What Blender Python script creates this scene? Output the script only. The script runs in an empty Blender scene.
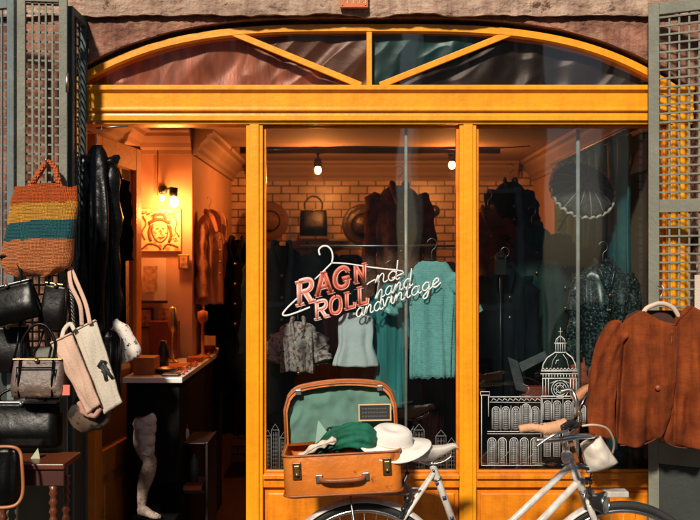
import bpy, math, random
from mathutils import Vector, Matrix, noise, Euler
R = math.radians
rnd = random.Random(7)
C = bpy.context.scene.collection
D = 4.4; F = 968.0; EYE = 1.65

def P(px, py, y=0.0):                       # measured from the photo: point at depth y
    s = F / (D + y)
    return Vector(((px - 350) / s, y, EYE + (260 - py) / s))
def X(px, y=0.0): return (px - 350) * (D + y) / F
def Z(py, y=0.0): return EYE + (260 - py) * (D + y) / F
def lerp(a, b, t): return a + (b - a) * t
def interp(pts, t):
    if t <= pts[0][0]: return pts[0][1]
    for (a, va), (b, vb) in zip(pts, pts[1:]):
        if t <= b:
            k = (t - a) / (b - a)
            return va + (vb - va) * k
    return pts[-1][1]
def sinterp(pts, t):
    if t <= pts[0][0]: return pts[0][1]
    for (a, va), (b, vb) in zip(pts, pts[1:]):
        if t <= b:
            k = (t - a) / (b - a); k = k * k * (3 - 2 * k)
            return va + (vb - va) * k
    return pts[-1][1]
def spline(pts, n=8):
    pts = [Vector(p) for p in pts]
    out = []
    for i in range(len(pts) - 1):
        p0 = pts[max(i - 1, 0)]; p1 = pts[i]; p2 = pts[i + 1]; p3 = pts[min(i + 2, len(pts) - 1)]
        for k in range(n):
            t = k / n
            out.append(0.5 * ((2 * p1) + (p2 - p0) * t + (2 * p0 - 5 * p1 + 4 * p2 - p3) * t * t + (3 * p1 - p0 - 3 * p2 + p3) * t ** 3))
    out.append(pts[-1]); return out

# ------------------------------------------------------------------ materials
MATS = {}
def nodes_of(m):
    m.use_nodes = True
    return m.node_tree.nodes, m.node_tree.links
def mat(name, col, rough=.6, var=.2, vscale=6, bump=.0, bscale=60, metal=0, coat=0, spec=.5, emis=None, es=0, sheen=0, wear=None, wear_t=.62, wscale=14, stretch=(1, 1, 1), detail=6, grime=0):
    if name in MATS: return MATS[name]
    m = bpy.data.materials.new(name); N, L = nodes_of(m)
    b = N['Principled BSDF']
    tc = N.new('ShaderNodeTexCoord'); mp = N.new('ShaderNodeMapping'); mp.inputs['Scale'].default_value = stretch
    L.new(tc.outputs['Object'], mp.inputs['Vector'])
    n = N.new('ShaderNodeTexNoise'); n.inputs['Scale'].default_value = vscale; n.inputs['Detail'].default_value = detail
    L.new(mp.outputs[0], n.inputs['Vector'])
    r = N.new('ShaderNodeValToRGB'); r.color_ramp.elements[0].position = .3; r.color_ramp.elements[1].position = .7
    r.color_ramp.elements[0].color = [min(1, c * (1 - var)) for c in col] + [1]
    r.color_ramp.elements[1].color = [min(1, c * (1 + var)) for c in col] + [1]
    L.new(n.outputs['Fac'], r.inputs['Fac'])
    out = r.outputs['Color']
    if wear:
        n2 = N.new('ShaderNodeTexNoise'); n2.inputs['Scale'].default_value = wscale; n2.inputs['Detail'].default_value = 10; n2.inputs['Roughness'].default_value = .7
        L.new(mp.outputs[0], n2.inputs['Vector'])
        r2 = N.new('ShaderNodeValToRGB'); r2.color_ramp.elements[0].position = wear_t; r2.color_ramp.elements[1].position = wear_t + .05
        L.new(n2.outputs['Fac'], r2.inputs['Fac'])
        mx = N.new('ShaderNodeMix'); mx.data_type = 'RGBA'
        L.new(r2.outputs['Color'], mx.inputs['Factor']); L.new(out, mx.inputs['A']); mx.inputs['B'].default_value = (*wear, 1)
        out = mx.outputs['Result']
    if grime:
        for sc_g, st_g, am in ((5, (5, 5, .35), grime), (9, (1, 1, 1), grime * .8), (38, (.5, 1, 5), grime * .5)):
            mg = N.new('ShaderNodeMapping'); mg.inputs['Scale'].default_value = st_g; L.new(tc.outputs['Object'], mg.inputs['Vector'])
            ng = N.new('ShaderNodeTexNoise'); ng.inputs['Scale'].default_value = sc_g; ng.inputs['Detail'].default_value = 9; ng.inputs['Roughness'].default_value = .68
            L.new(mg.outputs[0], ng.inputs['Vector']); rg_ = N.new('ShaderNodeValToRGB')
            rg_.color_ramp.elements[0].position = .36; rg_.color_ramp.elements[1].position = .56
            rg_.color_ramp.elements[0].color = (1 - am, 1 - am * 1.25, 1 - am * 1.3, 1); rg_.color_ramp.elements[1].color = (1, 1, 1, 1)
            L.new(ng.outputs['Fac'], rg_.inputs['Fac']); mm = N.new('ShaderNodeMix'); mm.data_type = 'RGBA'; mm.blend_type = 'MULTIPLY'; mm.inputs['Factor'].default_value = 1
            L.new(out, mm.inputs['A']); L.new(rg_.outputs['Color'], mm.inputs['B']); out = mm.outputs['Result']
    L.new(out, b.inputs['Base Color'])
    b.inputs['Roughness'].default_value = rough; b.inputs['Metallic'].default_value = metal
    b.inputs['Coat Weight'].default_value = coat; b.inputs['Coat Roughness'].default_value = .12
    b.inputs['Specular IOR Level'].default_value = spec
    b.inputs['Sheen Weight'].default_value = sheen
    if bump:
        n3 = N.new('ShaderNodeTexNoise'); n3.inputs['Scale'].default_value = bscale; n3.inputs['Detail'].default_value = 8
        L.new(mp.outputs[0], n3.inputs['Vector'])
        bp = N.new('ShaderNodeBump'); bp.inputs['Strength'].default_value = bump; bp.inputs['Distance'].default_value = .01
        L.new(n3.outputs['Fac'], bp.inputs['Height']); L.new(bp.outputs[0], b.inputs['Normal'])
    if emis:
        b.inputs['Emission Color'].default_value = (*emis, 1); b.inputs['Emission Strength'].default_value = es
    MATS[name] = m; return m

def brick_mat(name, c1, c2, mortar, w, h, msize=.006, rough=.35, bump=.5, axis='XZ'):
    m = bpy.data.materials.new(name); N, L = nodes_of(m); b = N['Principled BSDF']
    tc = N.new('ShaderNodeTexCoord'); sx = N.new('ShaderNodeSeparateXYZ'); cb = N.new('ShaderNodeCombineXYZ')
    L.new(tc.outputs['Object'], sx.inputs[0]); L.new(sx.outputs[axis[0]], cb.inputs[0]); L.new(sx.outputs[axis[1]], cb.inputs[1])
    br = N.new('ShaderNodeTexBrick'); L.new(cb.outputs[0], br.inputs['Vector'])
    br.inputs['Scale'].default_value = 1; br.inputs['Brick Width'].default_value = w; br.inputs['Row Height'].default_value = h
    br.inputs['Mortar Size'].default_value = msize; br.inputs['Mortar Smooth'].default_value = .2
    br.inputs['Color1'].default_value = (*c1, 1); br.inputs['Color2'].default_value = (*c2, 1); br.inputs['Mortar'].default_value = (*mortar, 1)
    n = N.new('ShaderNodeTexNoise'); n.inputs['Scale'].default_value = 9; n.inputs['Detail'].default_value = 8
    L.new(tc.outputs['Object'], n.inputs['Vector'])
    mx = N.new('ShaderNodeMix'); mx.data_type = 'RGBA'; mx.blend_type = 'MULTIPLY'; mx.inputs['Factor'].default_value = .7
    L.new(br.outputs['Color'], mx.inputs['A'])
    r = N.new('ShaderNodeValToRGB'); r.color_ramp.elements[0].position = .3; r.color_ramp.elements[0].color = (.45, .45, .45, 1); r.color_ramp.elements[1].position = .65
    L.new(n.outputs['Fac'], r.inputs['Fac']); L.new(r.outputs['Color'], mx.inputs['B'])
    L.new(mx.outputs['Result'], b.inputs['Base Color']); b.inputs['Roughness'].default_value = rough
    bp = N.new('ShaderNodeBump'); bp.inputs['Strength'].default_value = bump; bp.inputs['Distance'].default_value = .01; bp.invert = True
    L.new(br.outputs['Fac'], bp.inputs['Height']); L.new(bp.outputs[0], b.inputs['Normal'])
    return m

def knit_mat(name, bands=None, col=(.1, .5, .45), sx=220, sz=110, strength=.8, var=.35, z0=0):
    m = bpy.data.materials.new(name); N, L = nodes_of(m); b = N['Principled BSDF']
    tc = N.new('ShaderNodeTexCoord'); sp = N.new('ShaderNodeSeparateXYZ'); L.new(tc.outputs['Object'], sp.inputs[0])
    def M(op, a, bb=None):
        n = N.new('ShaderNodeMath'); n.operation = op
        for i, v in enumerate((a, bb)):
            if v is None: continue
            if isinstance(v, (int, float)): n.inputs[i].default_value = v
            else: L.new(v, n.inputs[i])
        return n.outputs[0]
    nw = N.new('ShaderNodeTexNoise'); nw.inputs['Scale'].default_value = 18; nw.inputs['Detail'].default_value = 4; L.new(tc.outputs['Object'], nw.inputs['Vector'])
    wx = M('ADD', sp.outputs['X'], M('MULTIPLY', nw.outputs['Fac'], .022)); wz = M('ADD', sp.outputs['Z'], M('MULTIPLY', nw.outputs['Fac'], .018))
    a = M('SINE', M('MULTIPLY', wx, sx)); c = M('SINE', M('MULTIPLY', wz, sz))
    hgt = M('MULTIPLY', M('ADD', M('ABSOLUTE', a), .3), M('ADD', M('ABSOLUTE', c), .3))
    no = N.new('ShaderNodeTexNoise'); no.inputs['Scale'].default_value = 60; no.inputs['Detail'].default_value = 5
    L.new(tc.outputs['Object'], no.inputs['Vector'])
    h2 = M('ADD', hgt, M('MULTIPLY', no.outputs['Fac'], .8))
    bp = N.new('ShaderNodeBump'); bp.inputs['Strength'].default_value = strength; bp.inputs['Distance'].default_value = .006
    L.new(h2, bp.inputs['Height']); L.new(bp.outputs[0], b.inputs['Normal'])
    r = N.new('ShaderNodeValToRGB')
    if bands:
        n2 = N.new('ShaderNodeTexNoise'); n2.inputs['Scale'].default_value = 7; L.new(tc.outputs['Object'], n2.inputs['Vector'])
        zz = M('ADD', sp.outputs['Z'], M('MULTIPLY', M('SUBTRACT', n2.outputs['Fac'], .5), .035))
        zz = M('ADD', zz, M('MULTIPLY', sp.outputs['X'], -.04))
        zz = M('ADD', zz, M('MULTIPLY', c, .0025))
        r.color_ramp.interpolation = 'CONSTANT'
        el = r.color_ramp.elements
        el[0].position = 0; el[0].color = (*bands[0][1], 1); el[1].position = bands[1][0]; el[1].color = (*bands[1][1], 1)
        for pos, cc in bands[2:]:
            e = el.new(pos); e.color = (*cc, 1)
        L.new(zz, r.inputs['Fac'])
    else:
        r.color_ramp.elements[0].color = [q * (1 - var) for q in col] + [1]; r.color_ramp.elements[1].color = [min(1, q * (1 + var)) for q in col] + [1]
        L.new(no.outputs['Fac'], r.inputs['Fac'])
    mx = N.new('ShaderNodeMix'); mx.data_type = 'RGBA'; mx.blend_type = 'MULTIPLY'; mx.inputs['Factor'].default_value = .4
    r3 = N.new('ShaderNodeValToRGB'); r3.color_ramp.elements[0].color = (.25, .25, .25, 1); r3.color_ramp.elements[1].position = .9
    L.new(hgt, r3.inputs['Fac']); L.new(r.outputs['Color'], mx.inputs['A']); L.new(r3.outputs['Color'], mx.inputs['B'])
    L.new(mx.outputs['Result'], b.inputs['Base Color']); b.inputs['Roughness'].default_value = .9
    return m

def spot_mat(name, base, spots, scale=40, rough=.8):
    m = bpy.data.materials.new(name); N, L = nodes_of(m); b = N['Principled BSDF']
    tc = N.new('ShaderNodeTexCoord'); prev = None
    for i, (c, th) in enumerate(spots):
        n = N.new('ShaderNodeTexNoise'); n.inputs['Scale'].default_value = scale; n.inputs['Detail'].default_value = 3
        mp = N.new('ShaderNodeMapping'); mp.inputs['Location'].default_value = (i * 7.3, i * 3.1, i * 5.7)
        L.new(tc.outputs['Object'], mp.inputs[0]); L.new(mp.outputs[0], n.inputs['Vector'])
        r = N.new('ShaderNodeValToRGB'); r.color_ramp.elements[0].position = th; r.color_ramp.elements[1].position = th + .03
        L.new(n.outputs['Fac'], r.inputs['Fac'])
        mx = N.new('ShaderNodeMix'); mx.data_type = 'RGBA'; L.new(r.outputs['Color'], mx.inputs['Factor'])
        if prev: L.new(prev, mx.inputs['A'])
        else: mx.inputs['A'].default_value = (*base, 1)
        mx.inputs['B'].default_value = (*c, 1); prev = mx.outputs['Result']
    L.new(prev, b.inputs['Base Color']); b.inputs['Roughness'].default_value = rough
    return m

def glass_mat(name, tint=(.8, .84, .84), boost=1.0, dirt=.02):
    m = bpy.data.materials.new(name); N, L = nodes_of(m); N.clear()
    o = N.new('ShaderNodeOutputMaterial'); g = N.new('ShaderNodeNewGeometry')
    dt = N.new('ShaderNodeVectorMath'); dt.operation = 'DOT_PRODUCT'; L.new(g.outputs['Incoming'], dt.inputs[0]); L.new(g.outputs['Normal'], dt.inputs[1])
    def M(op, a, bb=None):
        n = N.new('ShaderNodeMath'); n.operation = op
        for i, v in enumerate((a, bb)):
            if v is None: continue
            if isinstance(v, (int, float)): n.inputs[i].default_value = v
            else: L.new(v, n.inputs[i])
        return n.outputs[0]
    f = M('POWER', M('SUBTRACT', 1, M('ABSOLUTE', dt.outputs['Value'])), 5)
    f = M('ADD', M('MULTIPLY', f, .9), .045 * boost)
    tr = N.new('ShaderNodeBsdfTransparent'); tr.inputs[0].default_value = (*tint, 1)
    gl = N.new('ShaderNodeBsdfGlossy'); gl.inputs['Roughness'].default_value = .012
    # old hand-drawn glass is never quite flat
    tc = N.new('ShaderNodeTexCoord'); n1 = N.new('ShaderNodeTexNoise'); n1.inputs['Scale'].default_value = 2.2; n1.inputs['Detail'].default_value = 1.5
    L.new(tc.outputs['Object'], n1.inputs['Vector']); bp = N.new('ShaderNodeBump'); bp.inputs['Strength'].default_value = .10; bp.inputs['Distance'].default_value = .02
    L.new(n1.outputs['Fac'], bp.inputs['Height']); L.new(bp.outputs[0], gl.inputs['Normal'])
    mx = N.new('ShaderNodeMixShader'); L.new(f, mx.inputs[0]); L.new(tr.outputs[0], mx.inputs[1]); L.new(gl.outputs[0], mx.inputs[2])
    df = N.new('ShaderNodeBsdfDiffuse'); df.inputs[0].default_value = (.6, .62, .6, 1)
    n2 = N.new('ShaderNodeTexNoise'); n2.inputs['Scale'].default_value = 5; n2.inputs['Detail'].default_value = 8
    mp = N.new('ShaderNodeMapping'); mp.inputs['Scale'].default_value = (1.8, 1, .5); L.new(tc.outputs['Object'], mp.inputs[0]); L.new(mp.outputs[0], n2.inputs['Vector'])
    r = M('MULTIPLY', M('POWER', n2.outputs['Fac'], 3), dirt * 4)
    m2 = N.new('ShaderNodeMixShader'); L.new(r, m2.inputs[0]); L.new(mx.outputs[0], m2.inputs[1]); L.new(df.outputs[0], m2.inputs[2])
    L.new(m2.outputs[0], o.inputs[0]); return m

# ------------------------------------------------------------------ mesh builder
class MB:
    def __init__(s): s.v = []; s.f = []; s.sm = []
    def add(s, vs, fs, smooth=False):
        o = len(s.v); s.v += [Vector(v) for v in vs]
        for f in fs: s.f.append([i + o for i in f]); s.sm.append(smooth)
        return s
    def box(s, x0, x1, y0, y1, z0, z1, M=None):
        vs = [Vector((x, y, z)) for x in (x0, x1) for y in (y0, y1) for z in (z0, z1)]
        if M: vs = [M @ v for v in vs]
        return s.add(vs, [(0, 1, 3, 2), (4, 6, 7, 5), (0, 4, 5, 1), (2, 3, 7, 6), (0, 2, 6, 4), (1, 5, 7, 3)])
    def loft(s, rings, caps=True, smooth=True, closed=False):
        n = len(rings[0]); vs = [p for r in rings for p in r]; fs = []
        K = len(rings) if closed else len(rings) - 1
        for i in range(K):
            for j in range(n):
                a = i * n + j; b = i * n + (j + 1) % n; i2 = (i + 1) % len(rings)
                fs.append((a, b, i2 * n + (j + 1) % n, i2 * n + j))
        if caps and not closed:
            fs.append(tuple(range(n))[::-1]); fs.append(tuple((len(rings) - 1) * n + k for k in range(n)))
        return s.add(vs, fs, smooth)
    def tube(s, path, r, seg=10, N=None, flat=1.0, closed=False, caps=True, wob=0, seed=0, flute=0):
        path = [Vector(p) for p in path]; n = len(path); rings = []; up = None
        for i, p in enumerate(path):
            if closed: t = path[(i + 1) % n] - path[i - 1]
            else: t = path[min(i + 1, n - 1)] - path[max(i - 1, 0)]
            if t.length < 1e-9: t = Vector((0, 0, 1))
            t.normalize()
            if N is not None:
                b = Vector(N) - t * t.dot(Vector(N)); b.normalize()
            else:
                if up is None:
                    up = Vector((0, 1, 0)) if abs(t.y) < .9 else Vector((1, 0, 0))
                b = up - t * t.dot(up); b.normalize(); up = b
            a = t.cross(b)
            rr = r[i] if isinstance(r, (list, tuple)) else r
            ring = []
            for k in range(seg):
                th = 2 * math.pi * k / seg; q = rr
                if wob: q = rr * (1 + wob * noise.noise(Vector((math.cos(th) * 1.5 + seed * 9, math.sin(th) * 1.5, i * .45))))
                if flute: q *= 1 + flute * math.sin(6 * th + i * .12 + seed) + flute * .6 * math.sin(11 * th - i * .21)
                ring.append(p + a * math.cos(th) * q + b * math.sin(th) * q * flat)
            rings.append(ring)
        return s.loft(rings, caps, True, closed)
    def lathe(s, prof, c, ax=(0, 0, 1), seg=32, M=None, caps=False):
        ax = Vector(ax).normalized(); q = Vector((0, 0, 1)).rotation_difference(ax); rings = []
        for r, h in prof:
            rings.append([Vector(c) + q @ Vector((r * math.cos(2 * math.pi * k / seg), r * math.sin(2 * math.pi * k / seg), h)) for k in range(seg)])
        if M: rings = [[M @ p for p in r] for r in rings]
        return s.loft(rings, caps, True)
    def torus(s, c, ax, Rr, r, seg=64, rs=10, a0=0, a1=360, flat=1.0):
        ax = Vector(ax).normalized(); q = Vector((0, 0, 1)).rotation_difference(ax)
        full = abs(a1 - a0) >= 360; n = seg; path = []
        for k in range(n if full else n + 1):
            t = R(a0 + (a1 - a0) * k / n); path.append(Vector(c) + q @ Vector((Rr * math.cos(t), Rr * math.sin(t), 0)))
        return s.tube(path, r, rs, N=ax, flat=flat, closed=full)
    def ball(s, c, r, sx=1, sy=1, sz=1, seg=16, M=None):
        prof = [(max(1e-4, math.sin(math.pi * k / 10)), -math.cos(math.pi * k / 10)) for k in range(11)]
        rings = [[Vector((a * r * sx * math.cos(2 * math.pi * k / seg), a * r * sy * math.sin(2 * math.pi * k / seg), h * r * sz)) for k in range(seg)] for a, h in prof]
        rings = [[(M @ p if M else p) + Vector(c) for p in q] for q in rings]
        return s.loft(rings, True, True)
    def grid(s, fn, nu, nv, smooth=True):
        vs = [fn(i / nu, j / nv) for j in range(nv + 1) for i in range(nu + 1)]
        fs = [(j * (nu + 1) + i, j * (nu + 1) + i + 1, (j + 1) * (nu + 1) + i + 1, (j + 1) * (nu + 1) + i) for j in range(nv) for i in range(nu)]
        return s.add(vs, fs, smooth)
    def prism(s, pts2, y0, y1):              # outline in x,z extruded in y
        n = len(pts2); vs = [Vector((a, y0, b)) for a, b in pts2] + [Vector((a, y1, b)) for a, b in pts2]
        return s.add(vs, [tuple(range(n)), tuple(range(2 * n - 1, n - 1, -1))] + [(i, i + n, (i + 1) % n + n, (i + 1) % n) for i in range(n)])
    def stroke(s, pts, w, y, d=.0012):       # painted line on glass; pts = (x,z)
        return s.tube([Vector((a, y, b)) for a, b in pts], w / 2, 6, N=(0, 1, 0), flat=d / w)

RM = {}
def build(name, mb, m, parent=None, solid=0, bevel=0, world=True, loc=None):
    me = bpy.data.meshes.new(name)
    Mi = Matrix()
    o = bpy.data.objects.new(name, me); C.objects.link(o)
    if parent is not None:
        o.parent = parent; RM[o.name] = RM[parent.name]
        if world: Mi = RM[parent.name].inverted()
    else:
        loc = Vector(loc) if loc is not None else Vector((0, 0, 0))
        o.location = loc; RM[o.name] = Matrix.Translation(loc)
        if world: Mi = Matrix.Translation(-loc)
    me.from_pydata([tuple(Mi @ v) for v in mb.v], [], mb.f); me.validate(); 
    if len(me.polygons) == len(mb.sm): me.polygons.foreach_set('use_smooth', mb.sm)
    me.update(); me.materials.append(m)
    if solid:
        k = o.modifiers.new('thickness', 'SOLIDIFY'); k.thickness = solid; k.offset = 0
    if bevel:
        k = o.modifiers.new('bevel', 'BEVEL'); k.width = bevel; k.segments = 2; k.limit_method = 'ANGLE'; k.angle_limit = R(40)
    return o
def tag(o, label=None, cat=None, group=None, kind=None):
    if label: o['label'] = label
    if cat: o['category'] = cat
    if group: o['group'] = group
    if kind: o['kind'] = kind
    return o
def thing(name, label, cat, loc=(0, 0, 0), rot=(0, 0, 0), group=None):
    o = bpy.data.objects.new(name, None); C.objects.link(o); o.location = loc; o.rotation_euler = rot
    o.empty_display_size = .05
    RM[o.name] = Matrix.Translation(Vector(loc)) @ Euler(rot).to_matrix().to_4x4()
    return tag(o, label, cat, group)
def single(name, mb, m, label, cat, loc, group=None, **k):
    return tag(build(name, mb, m, None, loc=loc, **k), label, cat, group)
def copy_tree(o, parent=None):
    c = o.copy(); C.objects.link(c); c.parent = parent
    for ch in list(o.children): copy_tree(ch, c)
    return c

# materials in use
yellow = mat('yellow_paint', (.95, .37, .006), .36, .08, 3, .22, 30, coat=.12, wear=(.30, .10, .02), wear_t=.675, wscale=26, grime=.12)
yellow2 = mat('yellow_paint_panel', (.88, .27, .005), .40, .12, 2.5, .25, 24, coat=.1, wear=(.25, .08, .02), wear_t=.66, wscale=22, grime=.24)
ochre = mat('door_paint', (.62, .22, .02), .45, .2, 4, .2, 30, wear=(.3, .1, .02), wear_t=.6)
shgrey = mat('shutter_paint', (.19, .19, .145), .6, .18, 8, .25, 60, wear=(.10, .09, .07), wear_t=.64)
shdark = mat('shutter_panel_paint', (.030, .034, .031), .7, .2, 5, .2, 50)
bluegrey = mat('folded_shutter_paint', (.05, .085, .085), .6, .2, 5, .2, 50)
white_en = mat('white_enamel', (.70, .67, .61), .3, .12, 9, .05, 50, coat=.25, wear=(.22, .12, .06), wear_t=.64, wscale=30, grime=.22)
chrome = mat('chrome', (.7, .7, .68), .22, .15, 20, metal=1)
steel = mat('steel', (.35, .34, .33), .4, .2, 20, metal=1)
rubber = mat('rubber', (.02, .019, .018), .75, .2, 20, .2, 90)
blackp = mat('black_plastic', (.015, .015, .016), .35)
blackleather = mat('black_leather', (.003, .0027, .0025), .30, .3, 8, .16, 30, spec=.16)
blackleather2 = mat('worn_black_leather', (.005, .004, .0035), .32, .3, 8, .22, 24, spec=.25)
tanleather = mat('tan_leather', (.60, .165, .018), .42, .22, 6, .35, 45, wear=(.28, .08, .02), wear_t=.6, wscale=9)
tan_edge = mat('tan_leather_trim', (.30, .085, .02), .45, .25, 10, .3, 50)
brass = mat('brass', (.45, .30, .12), .38, .2, 20, metal=1)
lining = mat('green_lining', (.10, .21, .165), .85, .25, 5, .5, 18, wear=(.12, .2, .16), wear_t=.6)
white_felt = mat('white_felt', (.80, .75, .68), .9, .08, 8, .4, 260)
greencloth = mat('green_cloth', (.008, .13, .075), .72, .4, 6, .35, 240, spec=.3, grime=.3)
brownsuede = mat('rust_suede', (.23, .046, .007), .9, .35, 7, .2, 420, spec=.25, grime=.38)
blackcloth = mat('black_cloth', (.004, .0034, .003), .95, .3, 6, .4, 60, spec=.08)
canvas1 = mat('cream_canvas', (.58, .50, .40), .85, .1, 6, .35, 160)
canvas2 = mat('pink_beige_canvas', (.62, .40, .29), .85, .1, 6, .35, 160)
ink = mat('print_ink', (.02, .018, .018), .7)
whitepaint = mat('white_glass_paint', (.78, .78, .76), .6, .1, 30)
salmon = mat('salmon_glass_paint', (.78, .20, .12), .6, .25, 30)
palepink = mat('pale_pink_glass_paint', (.80, .55, .50), .6, .1, 30)
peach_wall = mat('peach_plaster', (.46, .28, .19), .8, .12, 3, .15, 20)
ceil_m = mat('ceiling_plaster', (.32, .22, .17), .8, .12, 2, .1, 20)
darkwood = mat('dark_wood', (.014, .007, .005), .45, .35, 4, .2, 30, stretch=(1, 1, .15))
redwood = mat('red_brown_wood', (.13, .032, .010), .4, .3, 5, .2, 30, coat=.2, stretch=(1, 1, .2))
floor_m = mat('shop_floor', (.045, .025, .018), .5, .3, 3, .2, 20, stretch=(6, .5, 1))
GL = glass_mat('shop_glass', (.76, .81, .81), 1.35, .003)
GLT = glass_mat('transom_glass', (.85, .83, .81), 1.2, .006)

# ------------------------------------------------------------------ ground and street
g = MB(); g.box(-60, 60, -60, -2.2, -.35, -.12); tag(build('road', g, mat('cobble_road', (.06, .057, .054), .8, .3, 4, .6, 12)), kind='structure')
g = MB(); g.box(-60, 60, -2.2, -.0, -.35, 0); tag(build('pavement', g, brick_mat('pavement_slabs', (.10, .09, .08), (.13, .115, .10), (.05, .045, .04), .6, .4, .01, .8, .4, 'XY'), bevel=.01), kind='structure')
g = MB(); g.box(-300, 300, -300, 300, -.8, -.36); tag(build('ground', g, mat('earth', (.12, .10, .08), .9)), kind='structure')
g = MB(); g.box(-1.3, 1.42, .11, 3.3, -.05, .06); tag(build('shop_floor', g, floor_m), kind='structure')

# ------------------------------------------------------------------ stone wall
def arch_py(px):
    return 24 + 46 * (abs(px - 370) / 282.0) ** 3.4
def stone_d(x, z, a=.010):
    d = noise.fractal(Vector((x * 3.3, 0, z * 4.9)), .55, 2.1, 8) * a
    h = noise.noise(Vector((x * 8, 3, z * 16)))
    d += max(0, h - .15) * a * 1.6 + noise.noise(Vector((x * 40, 3, z * 46))) * a * .22
    return d
stone_m = mat('old_red_stone', (.33, .155, .10), .92, .5, 5, 1.0, 55, wear=(.38, .22, .14), wear_t=.55, wscale=6, grime=.35)
band_m = mat('old_buff_stone', (.52, .36, .26), .92, .3, 6, 1.0, 60, wear=(.14, .07, .045), wear_t=.58, wscale=9, grime=.3)
W0 = -.03
wall = thing('stone_wall', 'weathered reddish stone wall above and beside the yellow arched shopfront', 'wall', (0, W0, 0))
sb = MB()
XL, XR = X(60), X(694)
ZB = Z(15, W0)
def f_sp(u, v):
    x = lerp(XL, XR, u); px = 350 + x * 220
    zl = Z(min(arch_py(px) , 96) - 5) ; z = lerp(zl, ZB + .05, v)
    return Vector((x, W0 + stone_d(x, z, .010) * (1 if v > 0 else .4), z))
sb.grid(f_sp, 420, 40)
def f_rev(u, v):
    x = lerp(XL, XR, u); px = 350 + x * 220; z = Z(min(arch_py(px), 96) - 5)
    return Vector((x, lerp(.12, W0 + stone_d(x, z, .010) * .4, v), z + .004 * noise.noise(Vector((x * 12, v * 5, 0)))))
sb.grid(f_rev, 420, 4)
build('arch_spandrel', sb, stone_m, wall)
for side, xa, xb in (('l', -4.5, XL), ('r', XR, 4.5)):
    q = MB()
    def f(u, v, xa=xa, xb=xb):
        x = lerp(xa, xb, u); z = lerp(0, ZB + .05, v); return Vector((x, W0 + stone_d(x, z), z))
    q.grid(f, 90, 90); xe = XL if side == 'l' else XR
    q.grid(lambda u, v, xe=xe: Vector((xe, lerp(W0 + stone_d(xe, lerp(0, Z(91), u)), .2, v), lerp(0, Z(91), u))), 40, 2)
    build('side_pier', q, stone_m, wall)
q = MB(); BY = W0 - .032
def f(u, v):
    x = lerp(-4.5, 4.5, u); z = lerp(ZB - .008 + .014 * noise.noise(Vector((x * 5, 0, 9))) + .008 * noise.noise(Vector((x * 17, 4, 9))), 4.2, v ** 1.6)
    return Vector((x, BY + stone_d(x, z, .013), z))
q.grid(f, 700, 110)
def f(u, v):
    x = lerp(-4.5, 4.5, u); z = ZB - .008 + .014 * noise.noise(Vector((x * 5, 0, 9))) + .008 * noise.noise(Vector((x * 17, 4, 9)))
    return Vector((x, lerp(W0 + .06, BY + stone_d(x, z, .013), v), z + (1 - v) * .01))
q.grid(f, 700, 3)
build('stone_band', q, band_m, wall)
q = MB(); q.box(-4.5, 4.5, .0, .3, Z(20), 4.2); q.box(-4.5, XL - .03, .0, .3, 0, Z(20)); q.box(XR + .03, 4.5, .0, .3, 0, Z(20)); build('wall_core', q, stone_m, wall)
# number plaque on the band
pl = thing('wall_plaque', 'small orange enamel plaque fixed at the top of the stone band', 'plaque', P(354, 2, BY - .02))
yb = BY - .022
q = MB(); q.box(X(340, yb), X(368, yb), yb - .012, yb + .012, Z(8, yb), Z(-14, yb)); build('plate', q, mat('orange_enamel', (.62, .15, .04), .35, .15, 20), pl, bevel=.003)
q = MB()
for k in range(4):
    x = X(344.5 + 6 * k, yb); zt = Z(3.5, yb)
    q.stroke([(x, zt), (x, zt + .028), (x + .014, zt + .028), (x + .014, zt), (x, zt)], .004, yb - .0125)
build('lettering', q, mat('pale_enamel', (.7, .5, .35), .5), pl)
for sx in (342.5, 365.5):
    q = MB(); q.ball((X(sx, yb), yb - .013, Z(5.5, yb)), .004); build('screw', q, steel, pl)

# ------------------------------------------------------------------ shopfront
sf = thing('shopfront', 'yellow painted wooden shopfront with arched transom, doorway and two display windows', 'shopfront', (0, 0, 0))
zB0, zB1 = Z(124.5), Z(86)      # transom beam
zsill = Z(474)
# jambs and mullions
def post(pxa, pxb, z0, z1, name='mullion'):
    q = MB(); xa, xb = X(pxa), X(pxb); w = xb - xa
    q.box(xa, xb, .0, .10, z0, z1)
    q.box(xa + w * .22, xb - w * .22, -.008, -.0005, z0, z1)
    return build(name, q, yellow, sf, bevel=.0035)
post(66, 80, 0, zB0, 'jamb'); post(246, 263, 0, zB0); post(459.5, 476.5, 0, zB0); post(667, 690, 0, zB0, 'jamb')
# beam: stepped profile run along x
q = MB(); xa, xb = X(64), X(692)
prof = [(.10, 86), (-.034, 86), (-.040, 88), (-.040, 91), (-.022, 94), (-.020, 108), (-.030, 109), (-.030, 111.5), (-.016, 112.5), (-.016, 115), (-.022, 116), (-.022, 121), (-.010, 122.5), (-.006, 124.5), (.10, 124.5)]
rings = [[Vector((x, y, Z(p))) for y, p in prof] for x in (xa, xb)]
q.loft(rings, True, False); build('transom_beam', q, yellow, sf, bevel=.0015)
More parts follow.
